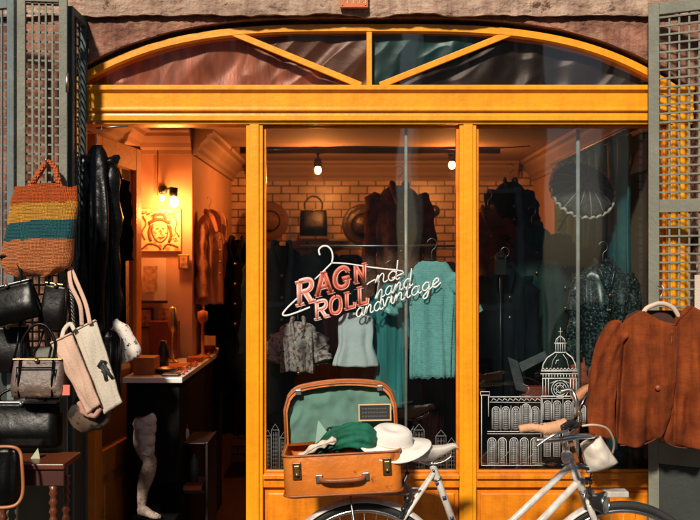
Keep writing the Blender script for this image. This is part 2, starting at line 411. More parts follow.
# arch ring
q = MB(); rings = []
for k in range(121):
    px = lerp(64, 690, k / 120); po = arch_py(px); dx = .5
    sl = (arch_py(px + dx) - arch_py(px - dx)) / (2 * dx); nl = math.hypot(1, sl); nx, ny = -sl / nl, 1 / nl
    th = 8.5
    pi_, pj = px + nx * th, po + ny * th
    rings.append([Vector((X(px), .0, Z(po))), Vector((X(px), .1, Z(po))), Vector((X(pi_), .1, Z(pj))), Vector((X(pi_), .016, Z(pj))), Vector((X(lerp(px, pi_, .8)), .0, Z(lerp(po, pj, .8))))])
q.loft(rings, True, False); build('arch_rail', q, yellow, sf)
q = MB(); q.box(X(366.5), X(372), -.004, .016, Z(85.9), Z(32)); build('glazing_bar', q, yellow, sf, bevel=.003)
for a, b in (((229, 31), (361, 85)), ((515, 31), (380, 85))):
    A = P(*a, .0); B = P(*b, .0); dv = (B - A).normalized(); nn = Vector((-dv.z, 0, dv.x)) * .0145
    q = MB(); vs = []
    for y in (.002, .0155): vs += [A + nn + Vector((0, y, 0)), B + nn + Vector((0, y, 0)), B - nn + Vector((0, y, 0)), A - nn + Vector((0, y, 0))]
    q.add(vs, [(0, 1, 2, 3), (7, 6, 5, 4), (0, 4, 5, 1), (1, 5, 6, 2), (2, 6, 7, 3), (3, 7, 4, 0)])
    build('glazing_bar', q, yellow, sf, bevel=.003)
# transom glass
q = MB(); ol = [(X(px), Z(min(arch_py(px) + 5, 86))) for px in [lerp(68, 684, k / 60) for k in range(61)]]
q.prism(ol, .018, .022); build('transom_pane', q, GLT, sf)
# windows : rails, beads, panels
panes = {}
for name, a, b in (('c', 263, 459.5), ('r', 476.5, 667)):
    xa, xb = X(a), X(b)
    q = MB(); q.box(xa + .001, xb - .001, .005, .11, Z(488), zsill + .0); q.box(xa + .001, xb - .001, -.012, .004, zsill - .022, zsill - .002)
    build('bottom_rail', q, yellow2, sf, bevel=.003)
    q = MB(); q.box(xa + .001, xb - .001, .03, .09, .12, Z(488) - .001)
    q.box(xa + .02, xb - .02, .016, .0295, .16, Z(494)); build('lower_panel', q, yellow2, sf, bevel=.006)
    q = MB(); t = .013
    q.box(xa + .0005, xa + t, .02, .05, zsill + .0005, zB0 - .0005); q.box(xb - t, xb - .0005, .02, .05, zsill + .0005, zB0 - .0005)
    q.box(xa + t, xb - t, .02, .05, zB0 - t * .9, zB0 - .0007); q.box(xa + t, xb - t, .02, .05, zsill + .0007, zsill + t)
    build('glazing_bead', q, yellow2, sf, bevel=.002)
    q = MB(); q.box(xa + t - .002, xb - t + .002, .033, .038, zsill + t - .002, zB0 - t * .9 + .002); panes[name] = build('window_pane', q, GL, sf)
q = MB(); q.box(X(66), X(692), .115, .16, 0, .12); q.box(X(246), X(690), -.01, .112, 0, .118); build('plinth', q, yellow2, sf, bevel=.004)

# door leaf, opened inwards, on the left
dr = thing('open_door', 'ochre glazed wooden door standing open inwards at the left of the doorway', 'door', (-1.17, 0, 0))
def dP(t, z, off=0): return Vector((lerp(-1.205, -1.135, t) + off, lerp(.11, .78, t), z))
def dbox(q, t0, t1, z0, z1, w=.04):
    vs = [dP(t, z, o) for t in (t0, t1) for o in (-w / 2, w / 2) for z in (z0, z1)]
    q.add(vs, [(0, 1, 3, 2), (4, 6, 7, 5), (0, 4, 5, 1), (2, 3, 7, 6), (0, 2, 6, 4), (1, 5, 7, 3)])
q = MB(); dbox(q, 0, .13, .1, 2.24); dbox(q, .87, 1, .1, 2.24); dbox(q, .1305, .8695, 2.12, 2.24); dbox(q, .1305, .8695, .62, .74); dbox(q, .1305, .8695, .1, .24)
build('door_frame', q, ochre, dr, bevel=.004)
q = MB(); dbox(q, .1305, .8695, .2405, .6195, .02); dbox(q, .2, .8, .29, .57, .034); build('door_panel', q, ochre, dr, bevel=.006)
q = MB(); dbox(q, .1305, .8695, .7405, 2.1195, .006); build('door_pane', q, GL, dr)
q = MB(); p = dP(.94, 1.0, .03); q.tube([p + Vector((0, 0, -.05)), p + Vector((.03, 0, -.04)), p + Vector((.035, 0, .04)), p + Vector((0, 0, .05))], .007, 8); build('door_handle', q, brass, dr)

# ------------------------------------------------------------------ interior shell
it = thing('interior_walls', 'peach plastered inner walls and moulded cornice of the shop', 'wall', (0, 1, 0))
ZC = 2.42; YB = 3.2
q = MB(); q.box(-1.37, -1.27, .16, 1.34, 0, ZC); q.box(-1.269, -.93, 1.3, 1.36, 0, ZC); q.box(-1.0, -.93, 1.361, YB, 0, ZC)
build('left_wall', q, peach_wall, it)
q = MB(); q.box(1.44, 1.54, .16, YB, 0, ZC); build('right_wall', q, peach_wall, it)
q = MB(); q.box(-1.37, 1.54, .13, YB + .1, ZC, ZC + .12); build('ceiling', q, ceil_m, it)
bw = MB(); bw.box(-1.0, 1.54, YB, YB + .1, 0, ZC)
tag(build('brick_wall', bw, brick_mat('glazed_bricks', (.74, .55, .43), (.60, .43, .33), (.08, .035, .02), .135, .062, .005, .3, .6), loc=(0, 0, 0)), 'glazed peach brick wall at the back of the shop interior', 'wall')
def cornice(pts, side):
    # stepped moulding following pts at ceiling height; side = inward unit offset per segment
    prof = [(0, .15), (.018, .15), (.022, .125), (.04, .11), (.05, .085), (.085, .05), (.09, .03), (.12, .022), (.125, .002), (0, .002)]
    q = MB()
    for (A, B, n) in pts:
        A = Vector(A); B = Vector(B); n = Vector(n)
        q.loft([[p + n * a + Vector((0, 0, ZC - b)) for a, b in prof] for p in (A, B)], True, False)
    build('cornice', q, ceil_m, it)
cornice([((-.93, 1.3, 0), (-.93, YB, 0), (1, 0, 0)), ((1.44, .16, 0), (1.44, YB, 0), (-1, 0, 0)), ((-1.27, 1.3, 0), (-.93, 1.3, 0), (0, -1, 0)), ((-1.27, .16, 0), (-1.27, 1.3, 0), (1, 0, 0)), ((-.8, YB, 0), (1.31, YB, 0), (0, -1, 0))], 1)

# ------------------------------------------------------------------ garments
def torso(q, cx, y, zt, w, L, dep=.09, flare=1.0, folds=9, amp=.16, seed=0, yaw=0, waist=.92, n=48, rows=30, neck=.32, hem=.0, hemn=10, sh=.035):
    rg = []
    cw, sw = math.cos(yaw), math.sin(yaw)
    for j in range(rows + 1):
        v = j / rows
        hw = sinterp([(0, neck), (.05, .78), (.12, .98), (.3, 1.0), (.55, waist), (1, waist * flare)], v) * w / 2
        dd = sinterp([(0, .4), (.1, .7), (.4, 1), (1, 1.05 * flare)], v) * dep
        r = []
        for k in range(n):
            th = 2 * math.pi * k / n; c, s_ = math.cos(th), math.sin(th)
            e = .75
            x = hw * math.copysign(abs(c) ** e, c); d = dd * math.copysign(abs(s_) ** e, s_)
            f = amp * min(1, v * 2.2) * (math.sin(folds * th + seed * 1.7 + 1.6 * noise.noise(Vector((seed, v * 1.6, 0)))) * .6 + noise.noise(Vector((c * 2.4, s_ * 2.4 + seed, v * 1.3))) * 1.3)
            d *= 1 + f * 2.0; x *= 1 + f * .35
            z = zt - L * v
            if v < .12: z = zt - sh * 0 - L * v - (abs(x) / (w / 2)) * 0.0
            if hem and j == rows: z -= hem * abs(math.sin(hemn * th / 2))
            z += .012 * noise.noise(Vector((c * 2, s_ * 2, seed + v)))
            r.append(Vector((cx + x * cw - d * sw, y + x * sw + d * cw, z)))
        rg.append(r)
    q.loft(rg, True, True)
def sleeve(q, pts, r0, r1, seed=0, flat=.75):
    pp = spline(pts, 7); n = len(pp)
    q.tube(pp, [lerp(r0, r1, i / (n - 1)) * (1 + .10 * math.sin(i * 1.7 + seed)) * min(1, .35 + i * .22) for i in range(n)], 18, flat=flat, wob=.5, seed=seed)
def hanger(parent_or_none, cx, y, zt, w, m, label=None, group=None, yaw=0):
    h = MB(); c, s_ = math.cos(yaw), math.sin(yaw)
    def pt(a, b): return Vector((cx + a * c, y + a * s_, zt + b))
    h.tube(spline([pt(-w / 2, -.05), pt(-w * .25, -.02), pt(0, .012), pt(w * .25, -.02), pt(w / 2, -.05)], 6), .009, 8, flat=.7)
    h2 = MB(); h2.tube(spline([pt(0, .01), pt(0, .05), pt(.018, .07), pt(.02, .095), pt(0, .11), pt(-.018, .1), pt(-.02, .09)], 5), .0022, 6)
    return h, h2
def garment(name, label, cat, cx, y, zt, w, L, m, sleeves=.5, slope=.12, group=None, seed=0, yaw=0, hang=True, rad=.05, trim=None, **k):
    t = thing(name, label, cat, (cx, y, zt - L), group=group)
    q = MB(); torso(q, cx, y, zt, w, L, seed=seed, yaw=yaw, **k); build('body', q, m, t)
    if sleeves:
        for sd in (-1, 1):
            q = MB(); c, s_ = math.cos(yaw), math.sin(yaw)
            def pt(a, d, z): return Vector((cx + sd * a * c - d * s_, y + sd * a * s_ + d * c, z))
            l = sleeves
            sleeve(q, [pt(w * .38, 0, zt - .055), pt(w * .5 + slope * .2, -.01, zt - .13), pt(w * .5 + slope * .55, -.02, zt - .08 - l * .55), pt(w * .5 + slope * .75, -.03, zt - .05 - l)], rad * 1.15, rad * .85, seed + sd)
            build('sleeve', q, m, t)
    if sleeves and w > .15 and 'knit' not in name:
        q = MB(); cc, s_ = math.cos(yaw), math.sin(yaw); dp_ = k.get('dep', .09)
        def pt(a, d, z): return Vector((cx + a * cc - d * s_, y + a * s_ + d * cc, zt + z))
        for sd in (-1, 1): q.tube(spline([pt(sd * .02, dp_ * .4, .012), pt(sd * w * .17, 0, .012), pt(sd * w * .15, -dp_ * .75, -.03), pt(sd * .012, -dp_ * 1.05, -.11)], 5), [.012 + .008 * math.sin(i / 15 * 3) for i in range(16)], 8, flat=.5)
        build('collar', q, m, t)
        for i in range(4):
            q = MB(); q.ball(pt(.006, -dp_ * 1.22, -.15 - L * .13 * i), .008, 1, .5, 1, 10); build('button', q, brass if seed % 2 else steel, t)
    if hang:
        h, h2 = hanger(None, cx, y, zt, w * .7, None, yaw=yaw); h.v += []
        build('hanger', h2, steel, t)
    return t

teal_knit = knit_mat('teal_knit', col=(.34, .78, .72), sx=620, sz=420, strength=.35)
teal_cloth = mat('teal_cloth', (.04, .27, .27), .7, .4, 7, .3, 60, sheen=.2, stretch=(6, 1, .4))
white_cloth = mat('white_cotton', (.90, .93, .92), .85, .05, 5, .3, 60)
fur = mat('brown_fur', (.22, .095, .055), .95, .6, 22, 1.0, 90)
darkplum = mat('plum_velvet', (.030, .005, .004), .9, .4, 9, .4, 60, spec=.08)
navycl = mat('navy_wool', (.004, .009, .013), .9, .4, 7, .4, 60, spec=.08)
peachcl = mat('peach_cloth', (.55, .26, .15), .85, .3, 7, .4, 60)
tealdark = mat('dark_teal_fabric', (.02, .13, .14), .7, .5, 5, .5, 40)
sequin = spot_mat('sequin_fabric', (.008, .012, .014), [((.05, .11, .11), .52), ((.45, .55, .5), .66)], 90, .3)
floral = spot_mat('floral_cotton', (.74, .66, .58), [((.62, .22, .24), .60), ((.10, .14, .09), .60), ((.02, .02, .03), .66)], 45)
lace = spot_mat('lace_fabric', (.55, .46, .42), [((.25, .10, .08), .53), ((.72, .66, .62), .58)], 55)
camo = spot_mat('camouflage_cotton', (.10, .06, .035), [((.015, .012, .008), .50), ((.30, .16, .10), .58)], 14)

GC = 'clothes hanging in the middle window'
# middle window
t = garment('fur_coat', 'long dark brown fur coat hanging high in the middle window', 'coat', X(399, .9), .9, Z(186, .9), .26, .80, fur, .62, .06, GC, 1, rad=.045, dep=.10, folds=7, neck=.35)
t = garment('knit_top', 'turquoise openwork knitted top with scalloped hem hanging behind the word vintage', 'top', X(432, .095), .095, Z(262, .095), .22, .53, teal_knit, .19, .12, GC, 2, rad=.042, dep=.034, folds=11, amp=.22, hem=.012, hemn=24, neck=.55)
t = garment('pleated_dress', 'dark teal pleated dress hanging left of the turquoise knitted top', 'dress', X(390, .2), .2, Z(284, .2), .15, .58, teal_cloth, .28, .08, GC, 3, rad=.032, dep=.06, folds=16, amp=.2, flare=1.15)
t = garment('camisole', 'small white camisole hanging under the painted shop lettering', 'top', X(356, .11), .11, Z(313, .11), .165, .245, white_cloth, 0, 0, GC, 4, dep=.030, folds=8, amp=.2, flare=1.35, waist=.95, neck=.5)
t = garment('lace_blouse', 'short pink and white lace blouse at the lower left of the middle window', 'top', X(298, .35), .35, Z(322, .35), .18, .24, lace, .14, .05, GC, 5, dep=.06, folds=9, amp=.25, rad=.045)
t = garment('velvet_jacket', 'plum velvet jacket hanging behind the lace blouse', 'jacket', X(312, .6), .6, Z(300, .6), .26, .5, darkplum, .4, .06, GC, 6, dep=.08)
for i, (px, y, py, w, L, m, nm, lb) in enumerate([
    (282, .55, 246, .27, .85, blackcloth, 'black_coat', 'black wool coat at the left edge of the middle window'),
    (322, 1.0, 250, .28, 1.0, navycl, 'navy_coat', 'navy coat hanging below the black handbag on the brick wall'),
    (350, 1.3, 255, .30, 1.0, blackcloth, 'black_dress', 'long black dress hanging behind the painted shop lettering'),
    (372, .75, 300, .22, .8, navycl, 'navy_dress', 'narrow navy dress hanging behind the white camisole'),
    (446, .75, 262, .24, 1.0, darkplum, 'plum_dress', 'long plum dress hanging behind the turquoise knitted top'),
    (405, 1.3, 290, .34, .9, blackcloth, 'black_shawl', 'black shawl coat hanging behind the teal pleated dress'),
    (432, .45, 372, .12, .42, darkplum, 'plum_skirt', 'dark plum skirt hanging below the turquoise knitted top')]):
    garment(nm, lb, nm.split('_')[1], X(px, y), y, Z(py, y), w, L, m, (.5 if 'coat' in nm else 0), .05, GC, 10 + i, dep=.08, folds=8 + i, hang=False)
k = 0
for i in range(15):  # coats and their rail are added to blacken the lit lower brick wall
    x = -.80 + i * .148 + rnd.uniform(-.03, .03); y = 2.72 + rnd.uniform(-.05, .05)
    m = [blackcloth, navycl, darkplum, blackcloth][i % 4]; cn = ['black', 'navy', 'plum', 'black'][i % 4]
    garment('added_dark_coat', cn + ' long coat added to darken the back wall, ' + ['first', 'second', 'third', 'fourth', 'fifth', 'sixth', 'seventh', 'eighth', 'ninth', 'tenth', 'eleventh', 'twelfth', 'thirteenth', 'fourteenth', 'fifteenth'][i] + ' from the left on the rail below the brick wall', 'coat', x, y, 1.52 + rnd.uniform(-.04, .05), .24, 1.15, m, 0, 0, 'dark coats added to blacken the lower brick wall', 60 + i, dep=.09, yaw=rnd.uniform(-.5, .5), hang=False)
q = MB(); q.tube([(-.88, 2.72, 1.56), (1.42, 2.72, 1.56)], .010, 8); single('added_coat_rail', q, steel, 'long steel rail added for the darkening coats before the back brick wall', 'rail', (0, 2.72, 1.56))
# white cables strung behind the panes
q = MB(); q.tube(spline([P(264, 150, .12), P(300, 149, .16), P(350, 146.5, .2), P(410, 147.5, .18), P(459, 150, .12)], 8), .0032, 6); single('white_cable', q, white_en, 'thin white cable sagging across the top of the middle window', 'cable', P(350, 147, .18))
q = MB(); q.tube(spline([P(478, 149, .12), P(500, 148, .3), P(530, 146, .5)], 8), .0032, 6); single('white_cable', q, white_en, 'thin white cable across the top left of the right window', 'cable', P(500, 147, .3))
# chrome rail post and bar
q = MB()
rk = thing('clothes_rail', 'white metal clothes rail standing behind the middle window glass', 'clothes rail', (X(406, .06), .06, zsill))
q.tube([(X(406, .06), .06, zsill + .006), (X(406, .06), .06, zB0 - .01)], .0075, 10); build('post', q, white_en, rk)
q = MB(); q.tube([(X(300, .3), .3, Z(246, .3)), (X(455, .3), .3, Z(246, .3))], .006, 8); build('rail', q, steel, rk)
q = MB(); q.box(X(406, .06) - .04, X(406, .06) + .04, .052, .12, zsill + .004, zsill + .012); build('foot', q, steel, rk)
# wall hats, pan, handbag on the brick wall
def disc_hat(px, py, rpx, y, m, label, dome=.05):
    s = F / (D + y); r = rpx / s; q = MB()
    q.lathe([(.0005, -dome - .01), (r * .3, -dome), (r * .45, -dome * .8), (r * .52, -.012), (r * .8, -.004), (r, -.012), (r, -.006), (r * .8, .003), (r * .5, .0), (.0005, .0)], P(px, py, y), (0, 1, 0), 40)
    t = thing('straw_hat', label, 'hat', P(px, py, y), group='hats hung on the brick wall')
    build('crown', q, m, t)
    q = MB(); q.torus(P(px, py, y) + Vector((0, -.02, 0)), (0, 1, 0), r * .52, .006, 32, 6); build('hat_band', q, blackcloth, t)
straw = mat('straw', (.16, .07, .03), .8, .3, 30, .6, 90)
disc_hat(270, 221, 19, 3.0, straw, 'round brown straw hat partly cut off at the left edge of the middle window', .04)
disc_hat(363, 225, 21, 2.6, mat('dark_straw', (.035, .018, .012), .35, .4, 20, .4, 60), 'round shiny dark hat on the brick wall beside the handbag', .06)
def handbag(name, label, px0, px1, py0, py1, y, dep, m, hm, handle_h, metal=brass, group=None, trim=None, rotz=0, tilt=0, straps=0):
    x0, x1 = X(px0, y), X(px1, y); z0, z1 = Z(py1, y), Z(py0, y); w = x1 - x0; h = z1 - z0
    t = thing(name, label, 'bag', ((x0 + x1) / 2, y, z0), (0, tilt, rotz), group)
    q = MB(); rg = []
    for j in range(13):
        v = j / 12; hw = w / 2 * (1 - .10 * v) * (1 - .06 * (1 - v) ** 6); dd = dep / 2 * sinterp([(0, .8), (.25, 1), (1, .45)], v)
        rg.append([Vector((hw * math.copysign(abs(math.cos(a)) ** .35, math.cos(a)), dd * math.copysign(abs(math.sin(a)) ** .45, math.sin(a)) * (1 + .05 * noise.noise(Vector((math.cos(a) * 3, v * 3, px0)))), h * v)) for a in [2 * math.pi * k / 40 for k in range(40)]])
    q.loft(rg, True, True); build('body', q, m, t, world=False)
    q = MB(); q.box(-w * .45, w * .45, -dep * .25, dep * .25, h * .985, h * 1.03); build('clasp_frame', q, metal, t, world=False, bevel=.003)
    q = MB(); q.tube(spline([(-w * .28, -dep * .2, h * .97), (-w * .3, -dep * .1, h + handle_h * .5), (-w * .12, 0, h + handle_h * .95), (w * .12, 0, h + handle_h * .95), (w * .3, -dep * .1, h + handle_h * .5), (w * .28, -dep * .2, h * .97)], 6), .0065, 8)
    build('handle', q, hm, t, world=False)
    if trim:
        q = MB(); yy = -dep * .52
        e = .012
        q.tube([(-w * .36, yy + e, h * .15), (-w * .34, yy + e, h * .8), (w * .34, yy + e, h * .8), (w * .36, yy + e, h * .15)], .004, 6, closed=True)
        for sx in (-.3, .3): q.tube([(w * sx, yy + .01, h * .02), (w * sx, yy + .006, h * .5), (w * sx, yy + dep * .22, h * .99)], .0045, 6)
        build('piping', q, trim, t, world=False)
    q = MB(); q.ball((0, -dep * .3, h * .98), .010); build('clasp', q, metal, t, world=False)
    return t
handbag('handbag', 'black handbag with round handle hung on the back brick wall', 299, 328, 210, 236, 2.7, .08, blackleather, blackleather, .10)
q = MB(); yy = 2.9
sh_ = thing('wall_shelf', 'thin metal shelf bar on the brick wall under the black handbag', 'shelf', P(320, 240, yy))
q.box(X(292, yy), X(352, yy), yy - .12, yy + .28, Z(241, yy), Z(239, yy)); build('board', q, steel, sh_)
pn = thing('hand_mirror', 'small black round hand mirror hung to the right of the fur coat', 'mirror', P(432, 220, 2.8))
q = MB(); q.lathe([(.0005, -.01), (.04, -.008), (.045, 0), (.04, .008), (.0005, .01)], P(434, 211, 2.8), (0, 1, 0), 24); build('frame', q, blackp, pn)
q = MB(); q.tube([P(433, 216, 2.8), P(425, 232, 2.8)], .012, 8); build('handle', q, blackp, pn)

# lower dark furniture of the middle window
def crate(name, label, cat, px0, px1, py0, py1, y0, y1, m, group=None):
    t = thing(name, label, cat, (X((px0 + px1) / 2, y0), y0, Z(py1, y0)), group=group)
    x0, x1, z0, z1 = X(px0, y0), X(px1, y0), Z(py1, y0), Z(py0, y0)
    q = MB(); q.box(x0, x1, y0, y1, z0, z1 - .022); build('carcass', q, m, t, bevel=.004)
    q = MB(); q.box(x0 - .01, x1 + .01, y0 - .01, y1, z1 - .021, z1); build('top_board', q, m, t, bevel=.004)
    nd = 3
    for k in range(nd):
        a = lerp(z0 + .02, z1 - .04, k / nd); b = lerp(z0 + .02, z1 - .04, (k + 1) / nd) - .015
        q = MB(); q.box(x0 + .02, x1 - .02, y0 - .012, y0 - .001, a, b); d = build('drawer', q, m, t, bevel=.003)
        q = MB(); q.ball(((x0 + x1) / 2, y0 - .02, (a + b) / 2), .012); build('knob', q, brass, d)
    return t
crate('drawer_chest', 'dark wooden chest of drawers low in the middle window', 'chest', 275, 400, 400, 650, .75, 1.15, darkwood)
q = MB(); q.box(X(263), X(459.5), .045, .5, zsill - .03, zsill + .004)
single('display_ledge', q, darkwood, 'dark wooden display ledge inside the middle window', 'ledge', (0, .3, zsill - .03), bevel=.004)
q = MB(); q.box(X(476.5), X(667), .045, .55, zsill - .03, zsill + .004)
single('display_ledge', q, darkwood, 'dark wooden display ledge inside the right window', 'ledge', (1, .3, zsill - .03), bevel=.004)

# ------------------------------------------------------------------ track light and bulbs
bulb_m = mat('lit_bulb', (1, .6, .25), .4, 0, emis=(1, .42, .10), es=60)
def lamp(x, y, z, power, r=.03, col=(1, .29, .06)):
    l = bpy.data.lights.new('bulb_light', 'POINT'); l.energy = power; l.color = col; l.shadow_soft_size = r
    return l
def bulb(parent, c, power, mount=None, r=.022):
    q = MB(); q.ball(c, r, 1, 1, 1.25); b = build('bulb', q, bulb_m, parent)
    l = lamp(*c, power); o = bpy.data.objects.new('bulb_light', l); C.objects.link(o); o.parent = parent
    o.location = RM[parent.name].inverted() @ (Vector(c)); b.visible_shadow = False if False else True
    # the point light sits just below the glass bulb
    o.location = RM[parent.name].inverted() @ (Vector(c) + Vector((0, -.01, -r * 1.25 - .035)))
    return b
ty = 2.2
tr = thing('track_light', 'black ceiling track with two lit warm spot bulbs', 'light', (X(360, ty), ty, 2.40))
q = MB(); q.box(X(240, ty), X(500, ty), ty - .018, ty + .018, 2.375, 2.418); build('track', q, blackp, tr, bevel=.003)
for px, py in ((318, 170), (452, 165)):
    c = P(px, py, ty); q = MB(); q.tube([(c.x, ty, 2.375), (c.x, ty, c.z + .075)], .008, 8)
    q.lathe([(.012, .03), (.026, .075), (.03, .03), (.028, .02)], c, (0, 0, 1), 16); build('spot_head', q, blackp, tr)
    bulb(tr, c, 22 if px < 400 else 18)
sy = 1.17
sc = thing('picture_light', 'pair of lit bulbs on a black wall bracket above the poster', 'light', P(165, 192, 1.3))
q = MB(); a = P(163, 190, 1.29); q.ball(a, .028, 1, .5, 1); q.tube([a, P(172, 188, 1.2), P(174, 196, sy)], .008, 8); q.tube([a, P(160, 192, 1.22)], .008, 8)
q.lathe([(.012, .02), (.024, .05), (.026, .0), (.02, .0)], P(173, 196, sy), (.1, 0, 1), 14); build('bracket', q, blackp, sc)
bulb(sc, P(174, 202, sy), 11, r=.026); bulb(sc, P(162, 198, 1.22), 4, r=.014)
q = MB(); q.tube([P(158, 125, 1.28), P(157.5, 195, 1.28)], .003, 6); single('light_cable', q, blackp, 'thin black cable running down the peach wall to the picture light', 'cable', P(158, 195, 1.28))
# poster and postcards
yy = 1.285
ps = thing('poster', 'old illustrated poster with a face hung under the picture light', 'poster', P(160, 250, yy))
q = MB(); q.box(X(139, yy), X(181, yy), yy - .008, yy + .008, Z(251, yy), Z(209, yy)); build('sheet', q, spot_mat('old_print_paper', (.60, .46, .28), [((.40, .20, .09), .56), ((.10, .06, .04), .62)], 32), ps)
q = MB(); y2 = yy - .010
dk = mat('poster_ink', (.10, .05, .03), .8, .3, 30); rk_ = mat('poster_red', (.5, .12, .04), .8, .3, 30)
sP = F / (D + yy)
def pst(pts, w=.9):
    q.tube(spline([P(a_, b_, y2) for a_, b_ in pts], 5), w / sP, 6, N=(0, 1, 0), flat=.3)
pst([(149, 223), (155, 220), (162, 219.5), (170, 223)], 1.7); pst([(154, 219), (156, 215), (163, 214.5), (166, 219)], 1.6)
pst([(153, 224), (152, 232), (156, 240), (161, 242), (166, 238), (168, 231), (167, 224)], .6); pst([(151, 225), (149, 233), (151, 241)], 1.4); pst([(169, 225), (171, 234), (169, 242)], 1.4)
pst([(156, 229), (158.5, 228)], .5); pst([(162, 228), (164.5, 229)], .5); pst([(160.5, 229), (161.5, 233), (160, 234)], .35); pst([(158.5, 237), (161, 238), (163.5, 237)], .6)
pst([(142, 249), (148, 244), (156, 245), (161, 249)], .8); pst([(163, 249), (168, 244), (178, 247)], .8); pst([(173, 216), (177, 222), (175, 230), (179, 236)], .6); pst([(143, 216), (146, 224), (142, 232), (145, 240)], .6)
for k in range(7): q.stroke([(X(142 + k * 5, yy), Z(214 + (k % 3), yy)), (X(146 + k * 5, yy), Z(213, yy))], .007, y2)
build('ink_drawing', q, dk, ps)
for a, b, r in ((160, 246, 2.5), (175, 241, 2), (145, 220, 2)):
    q = MB(); q.ball(P(a, b, yy - .007), r / 170, 1, .12, .8); build('colour_patch', q, rk_, ps)
ya = 1.25
pc = thing('postcard_board', 'cream card with a small drawing pinned below the poster', 'card', P(150, 300, ya))
q = MB(); q.box(X(138, ya), X(166, ya), ya, ya + .006, Z(301, ya), Z(258, ya)); build('card', q, mat('white_card', (.6, .5, .4), .8), pc)
q = MB(); q.box(X(144, ya), X(158, ya), ya - .02, ya - .016, Z(292, ya), Z(266, ya), ); build('print', q, mat('tan_card', (.45, .28, .16), .8, .5, 40), pc)
q = MB(); q.box(X(138, ya), X(168, ya), ya - .04, ya - .001, Z(303, ya), Z(300.5, ya)); build('holder', q, darkwood, pc)
pf = thing('framed_picture', 'small dark framed picture on the wall near the door top', 'picture', P(130, 180, .95))
q = MB()
for A, B in (((124, 147), (140, 149)), ((124, 178), (140, 182)), ((124, 147), (124, 178)), ((139, 149), (139, 182))): q.tube([P(*A, .95), P(*B, .95)], .014, 4)
build('frame', q, darkwood, pf)
q = MB(); a, b, c, d = P(124, 147, .955), P(139, 149, .955), P(139, 182, .955), P(124, 178, .955); e = Vector((0, .01, 0)); q.add([a, b, c, d, a + e, b + e, c + e, d + e], [(0, 1, 2, 3), (7, 6, 5, 4), (0, 4, 5, 1), (1, 5, 6, 2), (2, 6, 7, 3), (3, 7, 4, 0)]); build('picture', q, navycl, pf)
q = MB(); q.box(X(124, .98), X(140, .98), .97, 1.02, Z(205, .98), Z(183, .98)); 
# tall dark frame on the receding wall
q = MB(); q.box(-.925, -.905, 2.35, 2.75, 1.15, 1.95)
single('tall_mirror', q, darkwood, 'tall dark framed mirror on the left wall behind the hanging coats', 'mirror', (-.92, 2.5, 1.1), bevel=.004)
GW = 'coats hanging by the left interior wall'
garment('peach_coat', 'long peach coat hanging on the left wall beyond the counter', 'coat', -.86, 1.52, Z(214, 1.52), .22, .55, peachcl, .46, .02, GW, 31, rad=.035, dep=.06, yaw=1.15)
garment('striped_scarf', 'narrow peach scarf hanging beside the long peach coat', 'scarf', -.86, 1.95, Z(212, 1.95), .10, .5, peachcl, 0, 0, GW, 32, dep=.04, yaw=.6, hang=False)
garment('black_coat', 'bulky black coat at the back of the doorway next to the yellow mullion', 'coat', X(237, 1.7), 1.7, Z(240, 1.7), .24, .95, blackcloth, .55, .05, GW, 33, dep=.12, hang=False)
garment('black_jacket', 'long black jacket hanging under the peach coat at the counter end', 'jacket', X(209, 2.4), 2.4, Z(282, 2.4), .3, .8, blackcloth, .3, .03, GW, 34, dep=.12, hang=False)
q = MB(); q.tube([(X(196, 2.0) - .02, 1.7, Z(212, 2.0)), (X(196, 2.0) - .02, 2.6, Z(212, 2.0))], .006, 6)
single('coat_rail', q, steel, 'thin metal coat rail on the left interior wall', 'rail', (X(196, 2), 2.1, Z(212, 2)))

# ------------------------------------------------------------------ counter and its goods
ct = thing('counter', 'black shop counter with white marble top running back from the doorway', 'counter', (-.95, 1.0, .06))
CX0, CX1, CZ = -1.105, -.815, 1.078
q = MB(); q.box(CX0, CX1, .30, 1.25, CZ - .026, CZ); q.box(-.925, CX1, 1.2505, 1.93, CZ - .026, CZ); build('top', q, mat('white_marble', (.68, .68, .66), .3, .15, 5, wear=(.45, .45, .46), wear_t=.6, wscale=6), ct, bevel=.003)
q = MB(); q.box(CX0 + .01, CX1 - .02, .34, 1.25, .56, CZ - .0265); q.box(-.925, CX1 - .02, 1.251, 1.92, .06, CZ - .0265); q.box(CX0 + .01, CX1 - .02, .44, 1.25, .06, .559)
build('front', q, mat('counter_black', (.004, .0035, .0035), .7, .3, 6, .3, 40, spec=.15), ct, bevel=.004)
GI = 'small goods laid out on the counter'
orange_wd = mat('orange_wood', (.42, .13, .03), .5, .3, 12, .2, 40)
def sm(name, label, cat, q, m, c, **k): return single(name, q, m, label, cat, c, group=GI, **k)
c = Vector((-1.02, .5, CZ)); q = MB(); q.box(c.x - .06, c.x + .045, .42, .56, CZ + .0005, CZ + .085); sm('wooden_box', 'orange wooden box at the front left of the counter', 'box', q, orange_wd, c, bevel=.004)
c = Vector((-.93, .48, CZ)); q = MB(); q.lathe([(.0005, .0005), (.04, .001), (.055, .025), (.05, .028), (.036, .01), (.0005, .008)], c, (0, 0, 1), 20); sm('dish', 'small dark dish on the counter in front of the box', 'dish', q, blackp, c)
c = Vector((-.90, .70, CZ)); q = MB(); q.box(c.x - .05, c.x + .05, .62, .78, CZ + .0005, CZ + .02); sm('tray', 'flat brown leather tray in the middle of the counter', 'tray', q, tanleather, c, bevel=.003)
c = Vector((-.86, .85, CZ)); q = MB(); q.tube([c + Vector((math.cos(a) * .03, math.sin(a) * .05, .006)) for a in [2 * math.pi * k / 20 for k in range(20)]], .006, 6, closed=True); sm('bead_necklace', 'coiled red bead necklace near the counter edge', 'necklace', q, mat('red_beads', (.5, .05, .03), .3), c)
